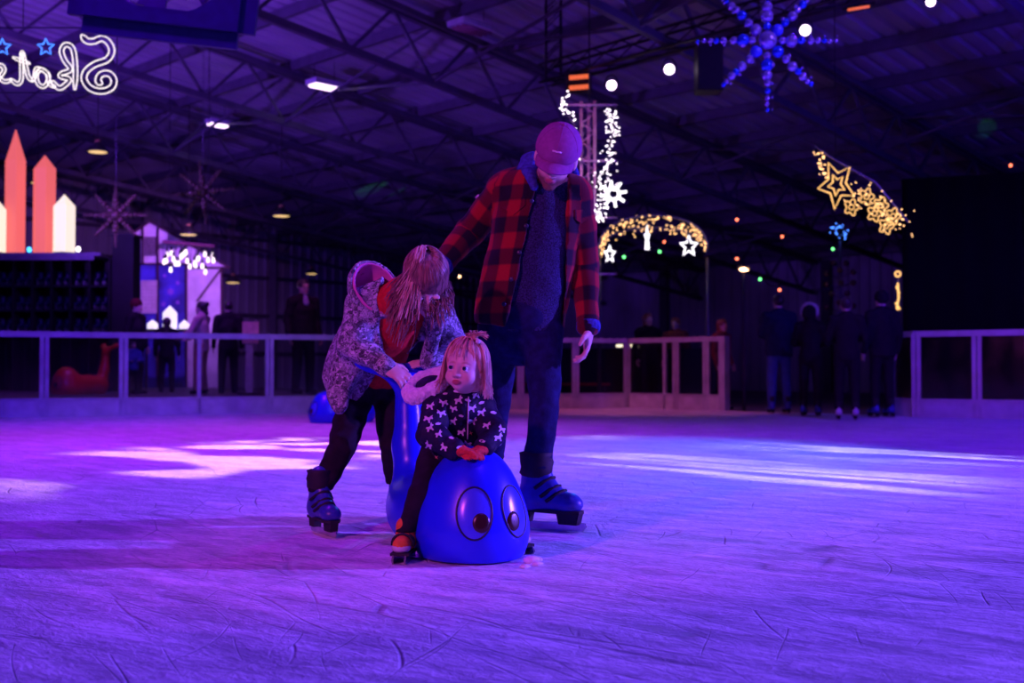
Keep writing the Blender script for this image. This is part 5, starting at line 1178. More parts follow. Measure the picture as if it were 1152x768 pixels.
for a, b in (((128, 278), (169, 249)), ((169, 249), (260, 302)), ((128, 297), (212, 297)), ((161, 255), (161, 297)), ((178, 256), (178, 297)), ((157, 297), (157, 460)), ((178, 297), (178, 460)), ((210, 297), (210, 460)), ((250, 301), (250, 460)), ((212, 301), (258, 301)), ((249, 303), (222, 339))): timber(a, b)
def gridwin(x0_, y0_, x1_, y1_, nx, ny, m):
    w = poly('window', [(x0_, y0_), (x1_, y0_), (x1_, y1_), (x0_, y1_)], m, 0.03, -0.05)
    for i in range(nx+1): MB().bar(cp(x0_+(x1_-x0_)*i/nx, y0_, -0.07), cp(x0_+(x1_-x0_)*i/nx, y1_, -0.07), 0.014).obj('glazing_bar', M_TIM if m is M_CW2 else M_CW, w)
    for i in range(ny+1): MB().bar(cp(x0_, y0_+(y1_-y0_)*i/ny, -0.07), cp(x1_, y0_+(y1_-y0_)*i/ny, -0.07), 0.014).obj('glazing_bar', M_TIM if m is M_CW2 else M_CW, w)
M_CW2 = mat('lilac_window_board', (0.42, 0.36, 0.5), 0.6)
gridwin(162, 267, 176, 287, 5, 6, M_CW2); gridwin(160, 316, 177, 352, 5, 9, M_WINP)
for (sx, sy, sr) in ((192, 328, 0.10), (200, 318, 0.06), (184, 342, 0.07), (200, 340, 0.06), (185, 310, 0.05)):
    MB().prism([cp(sx, sy, -0.012)+V3(x, 0, z) for x, z in star_pts(6, sr, sr*0.45)], (0, 0.012, 0)).obj('painted_star', mat('lilac_star_paint', (0.30, 0.12, 0.62), 0.6), ch)
tb = thing('display_table', 'low dark display table in front of the chalet', 'table', (at(192, 372, 24.5).x, 24.5, DK)); tz = at(190, 371, 24.5).z
MB().box((at(192, 371, 24.5).x, 24.5, tz-0.02), (1.3, 0.5, 0.04)).obj('tabletop', M_DARKWOOD, tb)
for sx in (-1, 1):
    for sy in (-1, 1): MB().box((at(192, 371, 24.5).x+sx*0.58, 24.5+sy*0.2, (DK+tz-0.04)/2), (0.05, 0.05, tz-0.04-DK)).obj('leg', M_DARKWOOD, tb)
lantern('tall white candle lantern on the display table by the chalet', 191, 344, 371, 15, 24.5, L_CAN, tz, ysh=352)
lantern('small white candle lantern left on the display table', 171.5, 360, 371, 11, 24.45, L_CAN, tz, ysh=364)
lantern('small white candle lantern right on the display table', 207.5, 360, 371, 11, 24.45, L_CAN, tz, ysh=365)

ms = at(282, 374, 18.9); mb_ = thing('menu_stand', 'pale board on a slim stand between the spectators behind the glass', 'stand', (ms.x, 18.9, DK))
MB().box((0, 0, ms.z-DK), (0.27, 0.03, 0.36)).obj('board', mat('tan_board', (0.62, 0.42, 0.32), 0.7), mb_, False); MB().box((-0.02, 0.02, (ms.z-DK-0.2)/2), (0.12, 0.05, ms.z-DK-0.2)).obj('post', mat('pale_green_post', (0.45, 0.52, 0.38), 0.7), mb_, False); MB().box((-0.02, 0.02, 0.015), (0.34, 0.28, 0.03)).obj('foot', M_DARKWOOD, mb_, False)

# ================================================================== BULB CHANDELIER
QY = 20.0
pl0, pl1 = at(183, 272, QY), at(241, 277, QY+0.3)
cd = thing('bulb_chandelier', 'cluster of glowing bare bulbs hanging from a plank by the chalet', 'chandelier', ((pl0.x+pl1.x)/2, QY, pl0.z))
MB().bar(pl0, pl1, 0.16, 0.05).obj('plank', mat('reddish_plank', (0.30, 0.10, 0.12), 0.6), cd)
for q in (pl0.lerp(pl1, 0.12), pl0.lerp(pl1, 0.88)):
    u_ = (q.x+q.y)*S2; MB().tube([q, V3(q.x, q.y, roofz(u_))], 0.008, 5).obj('suspension_cable', M_CABLE, cd)
bulbs = [(184.5, 294), (188, 286), (187, 293), (193, 284.5), (195, 291), (192, 303), (197.5, 296), (201, 296), (203, 289), (207, 285), (209, 283.5), (210.5, 293), (205, 287), (213.5, 299.5), (220, 298), (222.5, 291), (223, 289), (227.5, 299), (219, 296), (230.5, 285.5), (234, 292), (239.5, 287), (240, 292.5), (231, 305.5)]
bm_ = MB(); bm_.lathe([(0.0001, -0.055), (0.024, -0.045), (0.032, -0.02), (0.028, 0.0), (0.018, 0.035), (0.016, 0.05)], 10); bulb_me = bm_.mesh('bare_bulb', L_BULB)
sm_ = MB(); sm_.lathe([(0.02, 0.045), (0.022, 0.10), (0.012, 0.12)], 8); sock_me = sm_.mesh('bulb_socket', M_LAMPBLACK)
for i, (bx, by) in enumerate(bulbs):
    p = at(bx, by, QY+rnd(0.15)); o = link('bulb', bulb_me, cd, False); o.location = p-cd.location
    s_ = link('socket', sock_me, o, False); t_ = max(0, min(1, (p.x-pl0.x)/(pl1.x-pl0.x))); e = pl0.lerp(pl1, t_)
    c_ = MB(); c_.tube([V3(0, 0, 0.11), V3((e.x-p.x)*0.5, (e.y-p.y)*0.5, (e.z-p.z)*0.6), e-p], 0.005, 4); c_.obj('cord', M_CABLE, o, False)

# ================================================================== PENDANT LAMPS
def pend_proto():
    b = MB(); b.lathe([(0.235, 0.0), (0.24, 0.012), (0.20, 0.07), (0.10, 0.15), (0.065, 0.20), (0.06, 0.27), (0.03, 0.30), (0.0001, 0.305)], 20); b.lathe([(0.228, 0.004), (0.19, 0.062), (0.09, 0.14), (0.0001, 0.16)], 20)
    d = MB(); d.ball((0, 0, 0.012), (0.212, 0.212, 0.03), 16, 6); f = MB(); f.lathe([(0.066, 0.20), (0.066, 0.26)], 12)
    return b.mesh('pendant_shade', M_LAMPBLACK), d.mesh('pendant_glow', L_WARMD), f.mesh('pendant_collar', mat('brass_collar', (0.5, 0.3, 0.12), 0.35, 0.7))
pm = pend_proto()
for (lx, ly, hw, Y, lab) in ((110, 171, 13, 22.6, 'black pendant lamp hanging highest at the left, under the lit star sign'), (42.5, 206, 9, 27, 'black pendant lamp seen between the two red lanterns'), (212, 264, 11.5, 25, 'black pendant lamp hanging in front of the chalet gable'),
                             (316.5, 243, 11.5, 25.5, 'black pendant lamp hanging right of the left bauble snowflakes'), (262, 318, 9.5, 29, 'black pendant lamp beside the right edge of the chalet'), (350.5, 308, 7.5, 31, 'small far pendant lamp above the spectator with glasses')):
    p = at(lx, ly, Y); t = thing('pendant_lamp', lab, 'lamp', p, 0, 'black pendant lamps'); s_ = hw/F*Y/0.24
    for nm, me in zip(('shade', 'diffuser', 'collar'), pm): o = link(nm, me, t, False); o.scale = (s_, s_, s_)
    u_ = (p.x+p.y)*S2; MB().tube([V3(0, 0, 0.30*s_), V3(0, 0, max(0.6, min(roofz(u_), 7)-p.z))], 0.012, 5).obj('cord', M_CABLE, t, False)

# ================================================================== BAUBLE SNOWFLAKES
def ballmesh(name, m, n=18, k=10): b = MB(); b.ball((0, 0, 0), 1.0, n, k); return b.mesh(name, m)
M_BP = mat('violet_gloss_bauble', (0.30, 0.19, 0.78), 0.08, 0.65, var=0.1); M_BB = mat('blue_gloss_bauble', (0.02, 0.05, 0.85), 0.14, 0.55, var=0.1); M_BM = mat('blue_matt_bauble', (0.03, 0.03, 0.80), 0.5, 0.1, var=0.1); M_BG = mat('bronze_bauble', (0.17, 0.15, 0.07), 0.25, 0.4, var=0.2)
me_bp, me_bb, me_bm, me_bg = ballmesh('bauble_violet', M_BP), ballmesh('bauble_blue', M_BB), ballmesh('bauble_matt', M_BM), ballmesh('bauble_bronze', M_BG, 12, 7)
M_WIRE = mat('snowflake_wire', (0.2, 0.18, 0.25), 0.4, 0.6)
def snowflake(label, px, py, Y, S, big, tilt=0.0):
    c = at(px, py, Y); t = thing('bauble_snowflake', label, 'ornament', c, 0, 'bauble snowflakes')
    u_ = (c.x+c.y)*S2; MB().tube([V3(0, 0, 0), V3(0, 0, min(roofz(u_)-0.1, c.z+3)-c.z)], 0.006, 5).obj('hanging_wire', M_WIRE, t, False)
    def ball(x, y, z, r, me): o = link('bauble', me, t, False); r *= 1.0 if big else 1.15; o.location = (x, y, z); o.scale = (r, r, r)
    ball(0, -0.03*S, 0, 0.13*S, me_bp if big else me_bg)
    for k in range(8):
        a = R(45*k-90+tilt); ca, sa = math.cos(a), math.sin(a)
        long_ = k % 2 == 0
        MB().tube([(0, 0, 0), (ca*S*(1.0 if long_ else 0.86), 0, sa*S*(1.0 if long_ else 0.86))], 0.005*S, 5).obj('spoke', M_WIRE, t, False)
        seq = ((0.21, 0.055), (0.34, 0.09), (0.47, 0.055 if k % 4 else 0.08), (0.60, 0.050), (0.70, 0.044), (0.79, 0.038), (0.87, 0.034), (0.96, 0.030)) if long_ else ((0.21, 0.085), (0.36, 0.060), (0.50, 0.070), (0.61, 0.050), (0.70, 0.058), (0.79, 0.040), (0.86, 0.036))
        for i, (d, r) in enumerate(seq):
            me = (me_bm if (not long_ and i == 0 and k in (3, 7)) else me_bb if (i + k) % 3 == 1 else me_bp) if big else me_bg
            ball(ca*S*d+rnd(0.006)*S, rnd(0.03)*S, sa*S*d+rnd(0.006)*S, r*S, me)
            if i % 2 == 1: ball(ca*S*d-sa*S*0.06, -0.03*S, sa*S*d+ca*S*0.06, r*S*0.45, me_bp if big else me_bg)
snowflake('large blue and violet bauble snowflake hanging at the upper right', 863, 46, 9.0, 0.575, True)
snowflake('bronze bauble snowflake hanging left of the far pendant lamp', 228, 216, 21.0, 0.60, False, 6)
snowflake('bronze bauble snowflake hanging above the pillar of the skate rack', 130, 242, 19.5, 0.56, False, 0)

# ================================================================== REVERSED ROPE-LIGHT SIGN
def px3(zx, zy, Y): return at(zx*290/1114, zy*290/1114, Y)
SY = 12.0
sg = thing('rope_light_sign', 'white rope-light Skate sign seen mirrored from behind with blue stars', 'sign', px3(250, 380, SY))
def catmull(P, n=6):
    P = [Vector((a, b)) for a, b in P]; out = []; Q = [P[0]*2-P[1]]+P+[P[-1]*2-P[-2]]
    for i in range(1, len(Q)-2):
        for k in range(n):
            t = k/n; a, b, c, d = Q[i-1], Q[i], Q[i+1], Q[i+2]
            out.append(0.5*((2*b)+(c-a)*t+(2*a-5*b+4*c-d)*t*t+(3*b-a-3*c+d)*t**3))
    return out+[P[-1]]
def rope(name, pts, off, m, w=0.006, closed=False):
    C = catmull(pts); side = []
    for sgn in (-1, 1):
        line = []
        for i, p in enumerate(C):
            t = (C[min(i+1, len(C)-1)]-C[max(i-1, 0)]); t = t.normalized() if t.length > 1e-6 else Vector((1, 0)); k = min(1.0, 0.35+min(i, len(C)-1-i)*0.25)
            line.append(p+Vector((-t.y, t.x))*off*sgn*k)
        side.append(line)
    loop = side[0]+side[1][::-1]
    b = MB(); b.tube([px3(q.x, q.y, SY) for q in loop], w, 6, closed=True); return b.obj(name, m, sg)
rope('letter', [(352, 152), (375, 176), (405, 178), (440, 166), (470, 185), (483, 222), (462, 258), (410, 278), (372, 308), (364, 345), (392, 382), (440, 394), (482, 378), (492, 345), (470, 318), (436, 322), (424, 348), (440, 364)], 12, L_ROPE)
rope('letter', [(323, 388), (326, 300), (318, 222), (300, 196), (278, 196), (266, 222), (280, 262), (305, 300), (268, 318), (262, 330), (300, 345), (262, 380), (236, 366), (226, 350)], 9, L_ROPE)
rope('letter', [(240, 376), (215, 362), (203, 318), (178, 300), (158, 322), (164, 360), (188, 374), (206, 352), (206, 318), (160, 296), (150, 330), (140, 352)], 7, L_ROPE)
rope('letter', [(140, 352), (122, 330), (112, 290), (95, 225), (93, 290), (92, 345), (74, 362), (44, 340)], 7, L_ROPE)
rope('letter', [(55, 248), (92, 262), (130, 275)], 6, L_ROPE)
rope('letter', [(48, 346), (20, 352), (-8, 330), (-14, 296), (4, 282), (18, 300), (4, 326), (-20, 348), (-60, 352), (-95, 330)], 7, L_ROPE)
for cx, cy in ((198, 204), (10, 204)):
    b = MB(); S_ = star_pts(5, 38, 17); b.tube([px3(cx+x, cy-y, SY) for x, y in S_], 0.0075, 6, closed=True); b.obj('star', L_BLUE, sg)
fr_ = MB(); fr_.bar(px3(506, 120, SY+0.03), px3(506, 415, SY+0.03), 0.012); fr_.bar(px3(-150, 120, SY+0.03), px3(506, 120, SY+0.03), 0.012); fr_.bar(px3(-150, 400, SY+0.03), px3(506, 400, SY+0.03), 0.012); fr_.obj('frame', M_CABLE, sg)
for zx in (506, 100): p = px3(zx, 120, SY+0.03); MB().tube([p, V3(p.x, p.y, 7.3)], 0.006, 4).obj('suspension_cable', M_CABLE, sg)

# ================================================================== BOXED CEILING FAN
fc = at(192, -58, 9.0); fan = thing('ceiling_fan', 'blue square-housed fan hanging at the top left', 'fan', fc)
M_FANB = mat('blue_fan_housing', (0.016, 0.018, 0.10), 0.35); Mf = Matrix.Rotation(R(6.5), 3, 'Y') @ Matrix.Rotation(R(0), 3, 'Z'); hs_ = 0.62
def fp(x, y, z): return Mf @ V3(x, y, z)
for (a, b) in (((-hs_, -hs_), (hs_, -hs_)), ((hs_, -hs_), (hs_, hs_)), ((hs_, hs_), (-hs_, hs_)), ((-hs_, hs_), (-hs_, -hs_))): MB().bar(fp(a[0], 0, a[1]), fp(b[0], 0, b[1]), 0.26, 0.05, up=fp(0, 1, 0) if a[0] != b[0] else fp(0, 1, 0)).obj('frame_rail', M_FANB, fan, False)
for sx in (-1, 1):
    for sz in (-1, 1):
        b = MB(); arc = [fp(sx*0.55*math.cos(R(a)), -0.06, sz*0.55*math.sin(R(a))) for a in range(0, 91, 15)]; b.prism(arc+[fp(0, -0.06, sz*hs_), fp(sx*hs_, -0.06, sz*hs_), fp(sx*hs_, -0.06, 0)][0:3], fp(0, 0.03, 0)); b.obj('corner_plate', M_FANB, fan, False)
b = MB(); b.tube([fp(0.56*math.cos(R(a)), 0, 0.56*math.sin(R(a))) for a in range(0, 360, 10)], 0.03, 6, closed=True); b.obj('ring', M_FANB, fan, False)
for k in range(6):
    a = R(60*k+20); d = V3(math.cos(a), 0, math.sin(a)); n = V3(-math.sin(a), 0, math.cos(a)); b = MB(); b.prism([fp(*(d*0.08-n*0.05)), fp(*(d*0.5-n*0.13)), fp(*(d*0.5+n*0.10)), fp(*(d*0.08+n*0.05))], fp(0.0, 0.03, 0.0)); b.obj('blade', mat('fan_blade', (0.03, 0.03, 0.12), 0.4), fan, False)
b = MB(); b.ball((0, 0, 0), 0.10, 12, 8); b.obj('hub', M_STEEL, fan, False)
for sx in (-1, 1): MB().tube([fp(sx*0.55, 0, hs_), V3(sx*0.55, 0, 7.4-fc.z)], 0.01, 4).obj('suspension_cable', M_CABLE, fan, False)

# ================================================================== STAGE TRUSS WITH LAMPS, SPEAKER AND HEATER
T0 = V3(0.55, 18.4, 5.45); T1 = V3(6.1, 12.05, 5.45); td = (T1-T0).normalized(); tn = td.cross(V3(0, 0, 1)).normalized()
tr = thing('lighting_truss', 'black box truss carrying the stage lamps across the upper right', 'truss', T0)
M_TRUSS = mat('black_truss_tube', (0.015, 0.013, 0.018), 0.45, 0.3)
ch4 = [tn*s1*0.145+V3(0, 0, s2*0.145) for s1 in (-1, 1) for s2 in (-1, 1)]
for o_ in ch4: MB().tube([T0+o_, T1+o_], 0.024, 8).obj('chord', M_TRUSS, tr)
LT = (T1-T0).length; nb = 14
for i in range(nb):
    a = T0+td*LT*i/nb; b = T0+td*LT*(i+1)/nb; m_ = MB()
    for (p, q) in ((0, 1), (3, 2), (1, 3), (2, 0)): m_.tube([a+ch4[p], b+ch4[q]], 0.011, 5)
    m_.obj('lacing', M_TRUSS, tr)
for k in (0.04, 0.5, 0.96):
    p = T0+td*LT*k; u_ = (p.x+p.y)*S2; MB().tube([p, V3(p.x, p.y, roofz(u_))], 0.012, 5).obj('hoist_chain', M_TRUSS, tr)
vt = T0+td*0.18; m_ = MB()
for dx in (-0.12, 0.12):
    for dy in (-0.12, 0.12): m_.tube([vt+V3(dx, dy, -0.1), vt+V3(dx, dy, 1.25)], 0.022, 6)
for i in range(5):
    for dx in (-0.12, 0.12): m_.tube([vt+V3(dx, -0.12, i*0.25), vt+V3(dx, 0.12, (i+1)*0.25)], 0.011, 5); m_.tube([vt+V3(-0.12, dx, i*0.25), vt+V3(0.12, dx, (i+1)*0.25)], 0.011, 5)
m_.obj('drop_section', M_TRUSS, tr)
def par_proto():
    b = MB(); b.lathe([(0.05, -0.20), (0.085, -0.17), (0.10, -0.05), (0.105, 0.03), (0.098, 0.03), (0.095, -0.01), (0.0001, -0.01)], 18)
    y = MB(); y.tube([(0.12*math.cos(R(a)), 0.12*math.sin(R(a))*1.5, -0.07) for a in range(0, 181, 20)], 0.012, 6); y.tube([(-0.12, 0, -0.07), (0.12, 0, -0.07)], 0.008, 5)
    l = MB()
    for (rr_, n_) in ((0.0, 1), (0.034, 6), (0.072, 12)):
        for k in range(n_): a = 2*math.pi*k/n_; l.ball((rr_*math.cos(a), rr_*math.sin(a), 0.008), (0.0165, 0.0165, 0.008), 8, 4)
    return b.mesh('par_can', M_LAMPBLACK), y.mesh('par_yoke', M_LAMPBLACK), l.mesh('par_lens', L_PAR)
pp = par_proto()
def par(label, px, py, Y, s=1.0, aim=(0, 0, 0.6)):
    p = at(px, py, Y); t = thing('stage_lamp', label, 'lamp', p, 0, 'stage lamps on the truss'); d = (Vector(aim)-p).normalized(); q = d.to_track_quat('Z', 'Y')
    t.rotation_mode = 'QUATERNION'; t.rotation_quaternion = q
    for nm, me in zip(('can', 'yoke', 'lens'), pp): o = link(nm, me, t, False); o.scale = (s, s, s)
    return t
def truss_Y(px):
    a = (px-576)/F; k = (a*T0.y-T0.x)/(td.x-a*td.y); return (T0+td*k).y
par('lit round stage lamp nearest the orange heater', 688, 96, truss_Y(688)-0.1, 0.85)
par('lit round stage lamp left of the hanging loudspeaker', 753, 78, truss_Y(753)-0.1, 0.85)
par('lit stage lamp behind the large bauble snowflake', 906, 34, truss_Y(906)-0.1, 0.78)
par('lit stage lamp cut by the top edge of the picture', 1047, 2, truss_Y(1047)-0.1, 0.62)
sY = truss_Y(797); sp_ = at(797, 78, sY); spk = thing('loudspeaker', 'black loudspeaker hanging from the lighting truss', 'loudspeaker', (sp_.x, sp_.y, sp_.z))
MB().box((0, 0, 0), (0.36, 0.34, 0.66)).obj('cabinet', M_LAMPBLACK, spk, False); MB().box((0, -0.175, 0), (0.32, 0.012, 0.62)).obj('grille', M_CABLE, spk, False); MB().bar(V3(0, 0, 0.33), V3(0, 0, 5.27-sp_.z), 0.04).obj('bracket', M_TRUSS, spk, False)
hY = 17.6; hp_ = at(651, 93, hY); ht = thing('infrared_heater', 'glowing orange infrared heater at the left end of the lighting truss', 'heater', hp_)
MB().box((0, 0.05, 0), (0.40, 0.16, 0.30)).obj('housing', M_LAMPBLACK, ht, False)
for z in (0.08, -0.08): b = MB(); b.tube([(-0.15, -0.045, z-0.015), (0.15, -0.045, z+0.01)], 0.035, 8); b.obj('element', L_HEAT, ht, False)
MB().bar(V3(0, 0.05, 0.12), V3(0, 0.05, 5.27-hp_.z), 0.03).obj('bracket', M_TRUSS, ht, False)
hp2 = at(966, 10, 15); h2 = thing('infrared_heater', 'narrow orange glowing heater tube near the top right edge', 'heater', hp2, R(-20)); b = MB(); b.tube([(-0.14, 0, 0.0), (0.14, 0, 0.02)], 0.018, 8); b.obj('element', L_HEAT, h2, False); b = MB(); b.box((0, 0.04, 0.05), (0.42, 0.12, 0.04)); b.obj('reflector', M_LAMPBLACK, h2, False); MB().tube([V3(0, 0.04, 0.06), V3(0, 0.04, roofz((hp2.x+hp2.y)*S2)-hp2.z)], 0.01, 5).obj('suspension_rod', M_CABLE, h2, False)

# ================================================================== FAIRY LIGHT DISPLAYS
def bulbcloud(parent, pts, r, m, name='bulbs'):
    b = MB()
    for p in pts: b.ball(p, r*random.uniform(0.75, 1.15), 6, 4)
    return tag(b.obj(name, m, parent), kind='stuff')
def tubestar(parent, c, R_, n, ri, w, m, name='star', rot=90, sy=1.0):
    b = MB(); b.tube([c+V3(x*sy, 0, z) for x, z in star_pts(n, R_, ri, rot)], w, 6, closed=True); return b.obj(name, m, parent)
TY = 13.5
M_TOWER = mat('pink_grey_tower_tube', (0.55, 0.38, 0.50), 0.4, 0.3)
tw = thing('light_tower', 'pale triangular truss tower hung with white fairy lights behind the plaid jacket', 'tower', at(663, 300, TY))
pxm = F/TY
for (dx, dy) in ((-9, 0), (0, 0.12), (6, -0.02)): MB().tube([at(663+dx, 114, TY)+V3(0, dy, 0), at(663+dx, 330, TY)+V3(0, dy, 0)], 0.021, 8).obj('chord', M_TOWER, tw)
for y in (118, 181, 245, 308): MB().tube([at(634, y, TY-0.05), at(694, y, TY-0.05)], 0.014, 6).obj('cross_arm', M_TOWER, tw)
for y0_ in range(118, 320, 21): MB().tube([at(654, y0_, TY), at(669, y0_+10, TY)], 0.009, 5).obj('lacing', M_TOWER, tw); MB().tube([at(669, y0_+10, TY), at(654, y0_+21, TY)], 0.009, 5).obj('lacing', M_TOWER, tw)
q = at(663, 114, TY); MB().tube([q, V3(q.x, q.y, 5.6)], 0.01, 5).obj('suspension_cable', M_CABLE, tw)
rg_ = random.Random(11)
def garland(parent, path, n, spread, r, m, Y):
    pts = []
    for i in range(n):
        t = rg_.random()*(len(path)-1); k = min(int(t), len(path)-2); f_ = t-k; x = path[k][0]+(path[k+1][0]-path[k][0])*f_; y = path[k][1]+(path[k+1][1]-path[k][1])*f_; w = path[k][2]+(path[k+1][2]-path[k][2])*f_
        pts.append(at(x+rg_.gauss(0, 0.5)*w, y+rg_.gauss(0, 2), Y+rg_.uniform(-0.12, 0.12)))
    return bulbcloud(parent, pts, r, m)
gl_ = thing('fairy_light_garland', 'dense white fairy light garland hanging right of the tower', 'fairy lights', at(690, 120, TY)); garland(gl_, [(690, 121, 9), (688, 140, 7), (688, 165, 9), (683, 190, 11), (680, 215, 10), (676, 236, 8), (673, 249, 6)], 190, 8, 0.0085, L_WHITE, TY-0.26); MB().tube([at(692, 118, TY-0.26), at(688, 165, TY-0.26), at(676, 250, TY-0.26)], 0.006, 4).obj('wire', M_WIRE, gl_)
g2 = thing('fairy_light_garland', 'small white fairy light cluster just above the plum cap', 'fairy lights', at(637, 108, TY)); garland(g2, [(637, 106, 4), (632, 118, 5), (636, 127, 5), (645, 127, 4), (646, 138, 5), (652, 186, 2)], 38, 5, 0.0095, L_WHITE, TY-0.26); MB().tube([at(637, 104, TY-0.26), at(633, 120, TY-0.26), at(646, 140, TY-0.26), at(653, 195, TY-0.26)], 0.006, 4).obj('wire', M_WIRE, g2)
ws = thing('light_star', 'bright white snowflake star light at the foot of the garland', 'star light', at(690, 218, TY-0.45)); c = at(690, 218, TY-0.45)
for k in range(8):
    a = R(45*k+10); b = MB(); d = V3(math.cos(a), 0, math.sin(a)); b.tube([c+d*0.045, c+d*0.155], 0.017, 6); b.obj('arm', L_STAR, ws)
b = MB(); b.tube([c+V3(0.07*math.cos(R(a)), 0, 0.07*math.sin(R(a))) for a in range(0, 360, 20)], 0.016, 6, closed=True); b.obj('ring', L_STAR, ws)
AY = 21.5
ar = thing('light_arch', 'warm fairy light arch with hanging white stars above the far barrier', 'light arch', at(735, 300, AY))
arc = [at(735+62*math.cos(R(a)), 292-50*math.sin(R(a))**0.6, AY) for a in range(4, 181, 8)]; MB().tube(arc, 0.03, 6).obj('arch_tube', M_WIRE, ar)
MB().tube([at(735+60*math.cos(R(a)), 292-36*math.sin(R(a))**0.6, AY) for a in range(4, 181, 8)], 0.02, 6).obj('arch_tube', M_WIRE, ar)
pts = []
for i in range(210):
    a = rg_.uniform(3, 178); rr_ = rg_.uniform(0, 1)**1.3; pts.append(at(735+(60-3*rr_)*math.cos(R(a)), 291-(48-19*rr_)*math.sin(R(a))**0.6+rg_.gauss(0, 2.0), AY+rg_.uniform(-0.1, 0.1)))
bulbcloud(ar, pts, 0.013, L_WARM)
for px in (674, 796): MB().tube([at(px, 290, AY), V3(at(px, 290, AY).x, AY, -0.06)], 0.035, 8).obj('leg', M_WIRE, ar)
for (sx, sy, R_, ri, sc_, lab) in ((686, 286, 0.17, 0.075, 0.6, 'narrow white star hanging at the left of the warm light arch'), (728, 268, 0.26, 0.06, 0.16, 'white star seen edge-on under the middle of the light arch'), (775, 277, 0.20, 0.085, 0.85, 'widest white star hanging at the right end of the light arch')):
    s_ = thing('light_star', lab, 'star light', at(sx, sy, AY-0.3)); tubestar(s_, at(sx, sy, AY-0.3), R_, 5, ri, 0.020, L_STAR, 'star_tube', 90, sc_); p = at(sx, sy, AY-0.3); MB().tube([p+V3(0, 0, R_), V3(p.x, p.y+0.25, at(sx, 250, AY).z)], 0.006, 4).obj('wire', M_WIRE, s_)
# shooting star
XY = 14.0
ss = thing('shooting_star_light', 'golden shooting star light with blossom tail at the upper right', 'star light', at(940, 207, XY))
st5 = star_pts(5, 1, 0.46, 0)
def skew(k):
    O_ = [Vector(q) for q in ((932, 183), (920, 212), (939, 235), (961, 220), (956, 188))]; C_ = Vector((941, 208)); out = []
    for i in range(5):
        a_, b_ = O_[i], O_[(i+1) % 5]; m_ = (a_+b_)/2; out += [C_+(a_-C_)*k, C_+(m_-C_)*0.60*k]
    return [at(q.x, q.y, XY) for q in out]
for k_ in (1.0, 0.46):
    b = MB(); b.tube(skew(k_), 0.010, 6, closed=True); b.obj('star_outline', L_GOLD, ss)
for (fx, fy) in ((958, 233), (975, 221), (984, 240), (991, 231), (1005, 243), (997, 254)):
    b = MB(); b.tube([at(fx+7*math.cos(R(a))*(1+0.25*math.cos(R(5*a))), fy-8*math.sin(R(a))*(1+0.25*math.cos(R(5*a))), XY) for a in range(0, 360, 12)], 0.007, 5, closed=True); b.tube([at(fx+3*math.cos(R(a)), fy-3*math.sin(R(a)), XY) for a in range(0, 360, 40)], 0.006, 5, closed=True); b.obj('blossom', L_GOLD, ss)
pts = [at(960+(i/60.0)*62+rg_.gauss(0, 7), 214+(i/60.0)*42+rg_.gauss(0, 8), XY) for i in range(60)]+[at(915+10*rg_.random()+i*0.3, 170+i*1.0+rg_.gauss(0, 2), XY) for i in range(30)]
bulbcloud(ss, pts, 0.009, L_WARM); MB().tube([at(916, 164, XY), at(940, 180, XY+0.05), at(985, 205, XY+0.05), at(1022, 250, XY+0.05)], 0.014, 6).obj('frame', M_WIRE, ss); q = at(940, 180, XY+0.05); MB().tube([q, V3(q.x, q.y, 5.9)], 0.006, 4).obj('suspension_cable', M_CABLE, ss)
# blue light ball on its tree
tY = 20.0
bb_ = thing('light_ball', 'blue fairy light ball on the dark display tree by the gate', 'light ball', at(945, 260, tY)); bulbcloud(bb_, [at(945+rg_.gauss(0, 4), 260+rg_.gauss(0, 4.2), tY+rg_.uniform(-0.06, 0.06)) for _ in range(46)], 0.013, led('blue_led', (0.06, 0.22, 1.0), 4.0)); b = MB(); b.ball(at(945, 260, tY), 0.07, 10, 6); b.obj('core', M_CABLE, bb_)
dt = thing('display_tree', 'dark wire display tree of grey baubles below the blue light ball', 'display', V3(at(945, 400, tY).x, tY, -0.06)); MB().tube([V3(at(945, 400, tY).x, tY, -0.06), at(945, 271, tY)], 0.03, 8).obj('pole', M_WIRE, dt)
for i, (bx, by) in enumerate(((930, 308), (945, 304), (960, 306), (938, 296), (952, 296), (930, 320), (946, 318), (960, 318), (936, 330), (953, 330), (944, 340), (930, 345), (960, 344))):
    o = link('bauble', me_bg, dt); p = at(bx, by, tY); o.location = p; o.scale = (0.055,)*3; c_ = MB(); c_.tube([p, V3(at(945, by+6, tY).x, tY, at(945, by+6, tY).z)], 0.008, 4); c_.obj('branch', M_WIRE, dt)
gs = thing('light_figure', 'slim golden rope-light figure at the edge of the black partition', 'light figure', at(1010, 360, 16.9))
b = MB(); b.tube([at(1010+3*math.cos(R(a)), 308-3*math.sin(R(a)), 16.9) for a in range(0, 360, 30)], 0.012, 6, closed=True); b.obj('head_loop', L_GOLD, gs); b = MB(); b.tube([at(1010, 318, 16.9), at(1011, 335, 16.9), at(1009, 345, 16.9), at(1010, 358, 16.9)], 0.014, 6); b.tube([at(1007.5, 340, 16.9), at(1012.5, 348, 16.9)], 0.014, 6); b.tube([at(1008, 322, 16.9), at(1012, 330, 16.9)], 0.012, 6); b.obj('body_loop', L_GOLD, gs); MB().tube([at(1010, 306, 16.95), V3(at(1010, 306, 16.95).x, 16.95, -0.06)], 0.015, 6).obj('stand', M_WIRE, gs)
